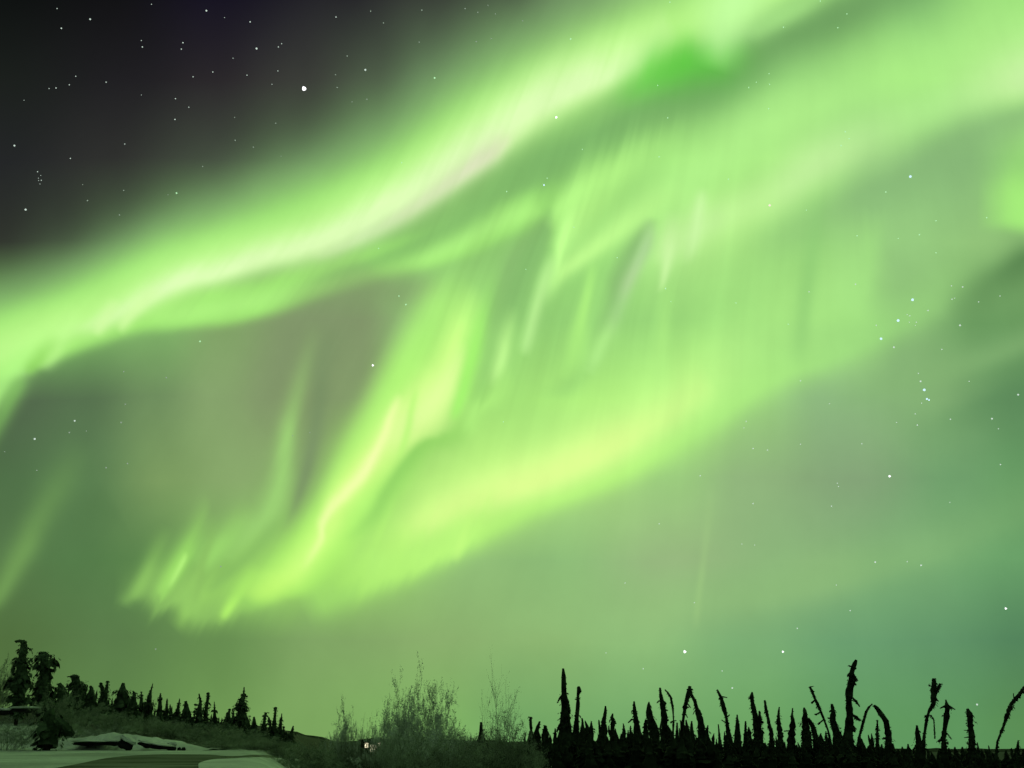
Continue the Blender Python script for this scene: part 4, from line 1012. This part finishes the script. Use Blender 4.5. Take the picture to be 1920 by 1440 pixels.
# ------------------------------------------------------------------ stars
STAR_D = 15000.0
SM = {'white': emission('white_star', (.62, .76, .66), 1.0), 'blue': emission('blue_white_star', (.62, .88, 1.0), 1.15),
      'dim': emission('dim_star', (.28, .36, .28), 1.0), 'green': emission('star_behind_the_aurora', (.50, .92, .50), 1.0),
      'warm': emission('pale_orange_star', (1.0, .86, .72), 1.0), 'brilliant': emission('brilliant_star', (.97, .98, 1.0), 1.6)}
for m_ in SM.values(): m_.cycles.emission_sampling = 'NONE'
_star_mesh = {}
def star_mesh(col):
    if col not in _star_mesh:
        bm = bmesh.new(); bmesh.ops.create_icosphere(bm, subdivisions=3 if col == 'brilliant' else 2, radius=1)
        if col == 'brilliant':                 # the largest stars flare into three blunt lobes
            for v in bm.verts:
                a = math.atan2(v.co.z, v.co.x); rr = math.hypot(v.co.x, v.co.z)
                k = 1 - .3 * rr * (1 - math.cos(3 * a)) / 2
                v.co.x *= k; v.co.z *= k
        me = bpy.data.meshes.new('star'); bm.to_mesh(me); bm.free(); me.materials.append(SM[col])
        _star_mesh[col] = me
    return _star_mesh[col]
def star(px, py, size, col, label, group=None):
    d = ray(px, py).normalized()
    o = link('star', star_mesh(col))
    o.location = Vector((0, 0, CAM_Z)) + d * STAR_D
    s_ = (size * .68 + .12) * STAR_D / FPX * d.dot(FWD)
    o.scale = (s_, s_, s_)
    tag(o, label, 'star', group)

UL = 'small white star scattered over the dark upper left of the sky'
UM = 'small pale star in the grey glow above the bright green band'
UR = 'tiny star glimmering through the green veil at the upper right'
OR = 'small star scattered around the row of three blue stars at the right'
LR = 'small star in the dull green sky low on the right'
LM = 'tiny star lost in the bright green curtains in the middle'
LL = 'small star in the dark green gap on the left below the main band'
PL = 'tiny star of the tight little cluster at the left edge'
named = [
 (570, 166, 5.2, 'brilliant', 'brightest star of all, large and white in the dark upper left'),
 (481, 91, 2.1, 'white', 'bright star to the upper left of the brightest one'),
 (685, 131, 2.2, 'white', 'bright white star upper right of the brightest one'),
 (387, 20, 1.8, 'white', 'star close to the top edge in the dark upper left'),
 (169, 36, 1.8, 'white', 'star upper right of the slanted pair near the top left corner'),
 (27, 273, 1.9, 'white', 'star near the left edge above the tight little cluster'),
 (48, 393, 2.2, 'white', 'star near the left edge below the tight little cluster'),
 (331, 362, 1.8, 'green', 'pale green star just above the left part of the main band'),
 (815, 146, 2.0, 'green', 'star in the grey green glow above the middle of the main band'),
 (1043, 220, 2.6, 'brilliant', 'star shining on the lower edge of the main bright band'),
 (1070, 73, 1.8, 'green', 'pale star on the upper edge of the main bright band'),
 (1020, 347, 2.0, 'blue', 'blue white star just under the main band near its middle'),
 (1443, 385, 2.6, 'warm', 'pale orange star in the broad green band at the right'),
 (1707, 331, 2.9, 'blue', 'bright blue star alone in the green veil at upper right'),
 (1711, 562, 3.0, 'blue', 'uppermost of the three blue stars in a slanting row'),
 (1684, 601, 3.0, 'blue', 'middle of the three blue stars in a slanting row'),
 (1652, 635, 2.8, 'blue', 'lowest of the three blue stars in a slanting row'),
 (1676, 651, 2.0, 'white', 'white star just below the lowest of the three blue stars'),
 (1800, 610, 2.1, 'white', 'white star to the right of the three blue stars'),
 (1726, 715, 2.0, 'white', 'upper star of the short vertical chain below the blue row'),
 (1733, 731, 3.0, 'blue', 'brightest star of the short vertical chain below the blue row'),
 (1738, 748, 2.2, 'blue', 'third star down the short vertical chain below the blue row'),
 (1742, 750, 1.8, 'blue', 'close right companion at the foot of the short vertical chain'),
 (1668, 893, 2.7, 'brilliant', 'bright white star alone in the dull green sky at the right'),
 (1284, 1222, 3.6, 'brilliant', 'large white star low above the snow bent pair of spruces'),
 (1468, 1222, 2.5, 'brilliant', 'white star low above the thicket, right of the larger one'),
 (1886, 1141, 2.5, 'brilliant', 'white star near the right edge in the teal part of the sky'),
 (1832, 1321, 2.0, 'white', 'star just above the paddle shaped spruce at the lower right'),
 (1373, 1290, 1.8, 'white', 'star beside the snag that leans left'),
 (1727, 1060, 1.9, 'white', 'right one of a level pair of stars low on the right'),
 (1641, 1054, 1.9, 'white', 'left one of a level pair of stars low on the right'),
 (699, 685, 2.6, 'brilliant', 'white star in the dark gap left of the bright green curl'),
 (761, 571, 1.7, 'green', 'lower right of two small stars above the bright green curl'),
 (748, 555, 1.4, 'green', 'upper left of two small stars above the bright green curl'),
 (375, 640, 1.8, 'green', 'pale star right under the foot of the main band on the left'),
 (65, 823, 2.2, 'white', 'bright star near the left edge in the dark green gap'),
 (140, 789, 1.9, 'white', 'star upper right of the bright one in the left green gap'),
 (1909, 740, 2.0, 'white', 'star at the right edge level with the short vertical chain'),
 (1860, 785, 2.0, 'white', 'star near the right edge below the short vertical chain'),
 (1248, 541, 1.6, 'green', 'tiny star at the foot of a bright ray in the middle'),
]
for a in named: star(a[0], a[1], a[2] * 1.15, a[3], a[4])
groups = [
 (UL, 'stars of the dark upper left', 'white', [(107,16,1.1),(115,53,1.7),(265,76,1),(267,88,1.5),(343,80,1.5),(340,92,1.3),(469,41,1.6),(522,88,1.3),(528,82,1.1),(437,109,.9),(399,135,1.3),(362,144,1.2),(463,141,1.2),(521,133,1.1),(142,143,1.1),(130,159,1.2),(105,165,1.4),(92,166,1),(199,154,1.3),(329,185,1.3),(328,224,1.5),(354,201,1.1),(284,8,1),(421,33,.8),(510,158,.9),(132,297,1.3),(234,270,1.1),(630,32,1.4),(265,178,.7),(45,188,.7)]),
 (UM, 'stars in the grey glow above the main band', 'dim', [(232,357,1.4),(164,376,1.6),(224,403,1.5),(441,263,1.4),(475,276,1.4),(380,312,1.2),(315,365,1.2),(517,231,1.3),(440,220,1.1),(695,21,1.5),(719,43,1.4),(791,19,1.6),(872,16,1.6),(896,23,1.5),(915,10,1.3),(929,26,1.3),(651,105,1.5),(688,186,1.5),(893,78,1.6),(921,72,1.3),(786,79,1.3),(980,39,1.4),(632,164,1.4),(629,140,1.3),(660,191,1.1),(527,293,1.1),(155,346,1)]),
 (LM, 'tiny stars in the bright curtains', 'green', [(753,305,1.4),(710,466,1.5),(950,359,1.5),(1026,334,1.4),(1092,280,1.4),(1076,426,1.3),(1236,294,1.5),(1252,221,1.6),(1233,160,1.4),(1157,483,1.5),(986,505,1.2),(1258,565,1.2),(944,791,1.3),(1380,568,1.4),(1478,608,1.4)]),
 (UR, 'tiny stars of the upper right veil', 'green', [(1469,51,1.6),(1571,52,1.5),(1588,26,1.5),(1538,2,1.5),(1404,164,1.4),(1418,154,1.3),(1442,138,1.3),(1443,158,1.3),(1441,204,1.6),(1585,247,1.8),(1592,260,1.5),(1577,273,1.6),(1366,336,1.4),(1661,360,1.7),(1512,394,1.3),(1607,442,1.6),(1755,414,1.6),(1724,440,1.6),(1755,474,1.5),(1850,408,1.6),(1684,447,1.3),(1256,4,1.5)]),
 (OR, 'stars around the row of three', 'white', [(1604,533,1.5),(1517,547,1.4),(1805,538,1.7),(1784,536,1.3),(1785,561,1.6),(1790,559,1.1),(1740,582,1.6),(1835,566,1.4),(1875,555,1.3),(1706,592,1.3),(1701,590,1.1),(1705,604,1.1),(1718,604,1.3),(1716,610,1.1),(1643,610,1.3),(1766,655,1.4),(1722,700,1.3),(1728,756,1.2),(1716,776,1.3),(1720,797,1.6),(1782,786,1.6),(1681,792,1.2),(1501,714,1.4),(1817,715,1.2),(1872,804,1.2),(1555,757,1.2)]),
 (LR, 'stars low on the right', 'white', [(1412,841,1.6),(1439,844,1.4),(1399,790,1.2),(1395,802,1.2),(1501,833,1.3),(1616,832,1.4),(1313,892,1.5),(1412,944,1.4),(1559,949,1.5),(1570,906,1.2),(1572,912,1.2),(1876,871,1.6),(1415,1022,1.1),(1391,1020,1.1),(1701,1053,1.3),(1594,1145,1.5),(1495,1178,1.5),(1568,1097,1.2),(1302,1130,1.2),(1354,1258,1.5),(1206,1254,1.4),(1136,1224,1.1),(1236,982,1.3),(1172,1093,1.2),(1781,942,1.1)]),
 (LL, 'stars in the left green gap', 'dim', [(232,697,1.4),(312,708,1.7),(235,758,1.5),(227,792,1.9),(130,811,1.9),(162,808,1.1),(239,869,1.7),(199,877,1.8),(69,882,1.4),(292,1217,1.5),(414,1062,1.7),(9,847,1.1),(549,817,1.2),(581,811,1.1)]),
 (PL, 'stars of the tight little cluster', 'white', [(70.5,322,1.4),(76.5,329,.8),(72,334,.9),(72.5,338.5,.9),(77.5,338,1.3),(75,345,.9)]),
]
for lab, grp, col, pts in groups:
    for x, y, r in pts: star(x, y, r * (.85 if grp.startswith('stars of the tight') else 1), col, lab, grp)
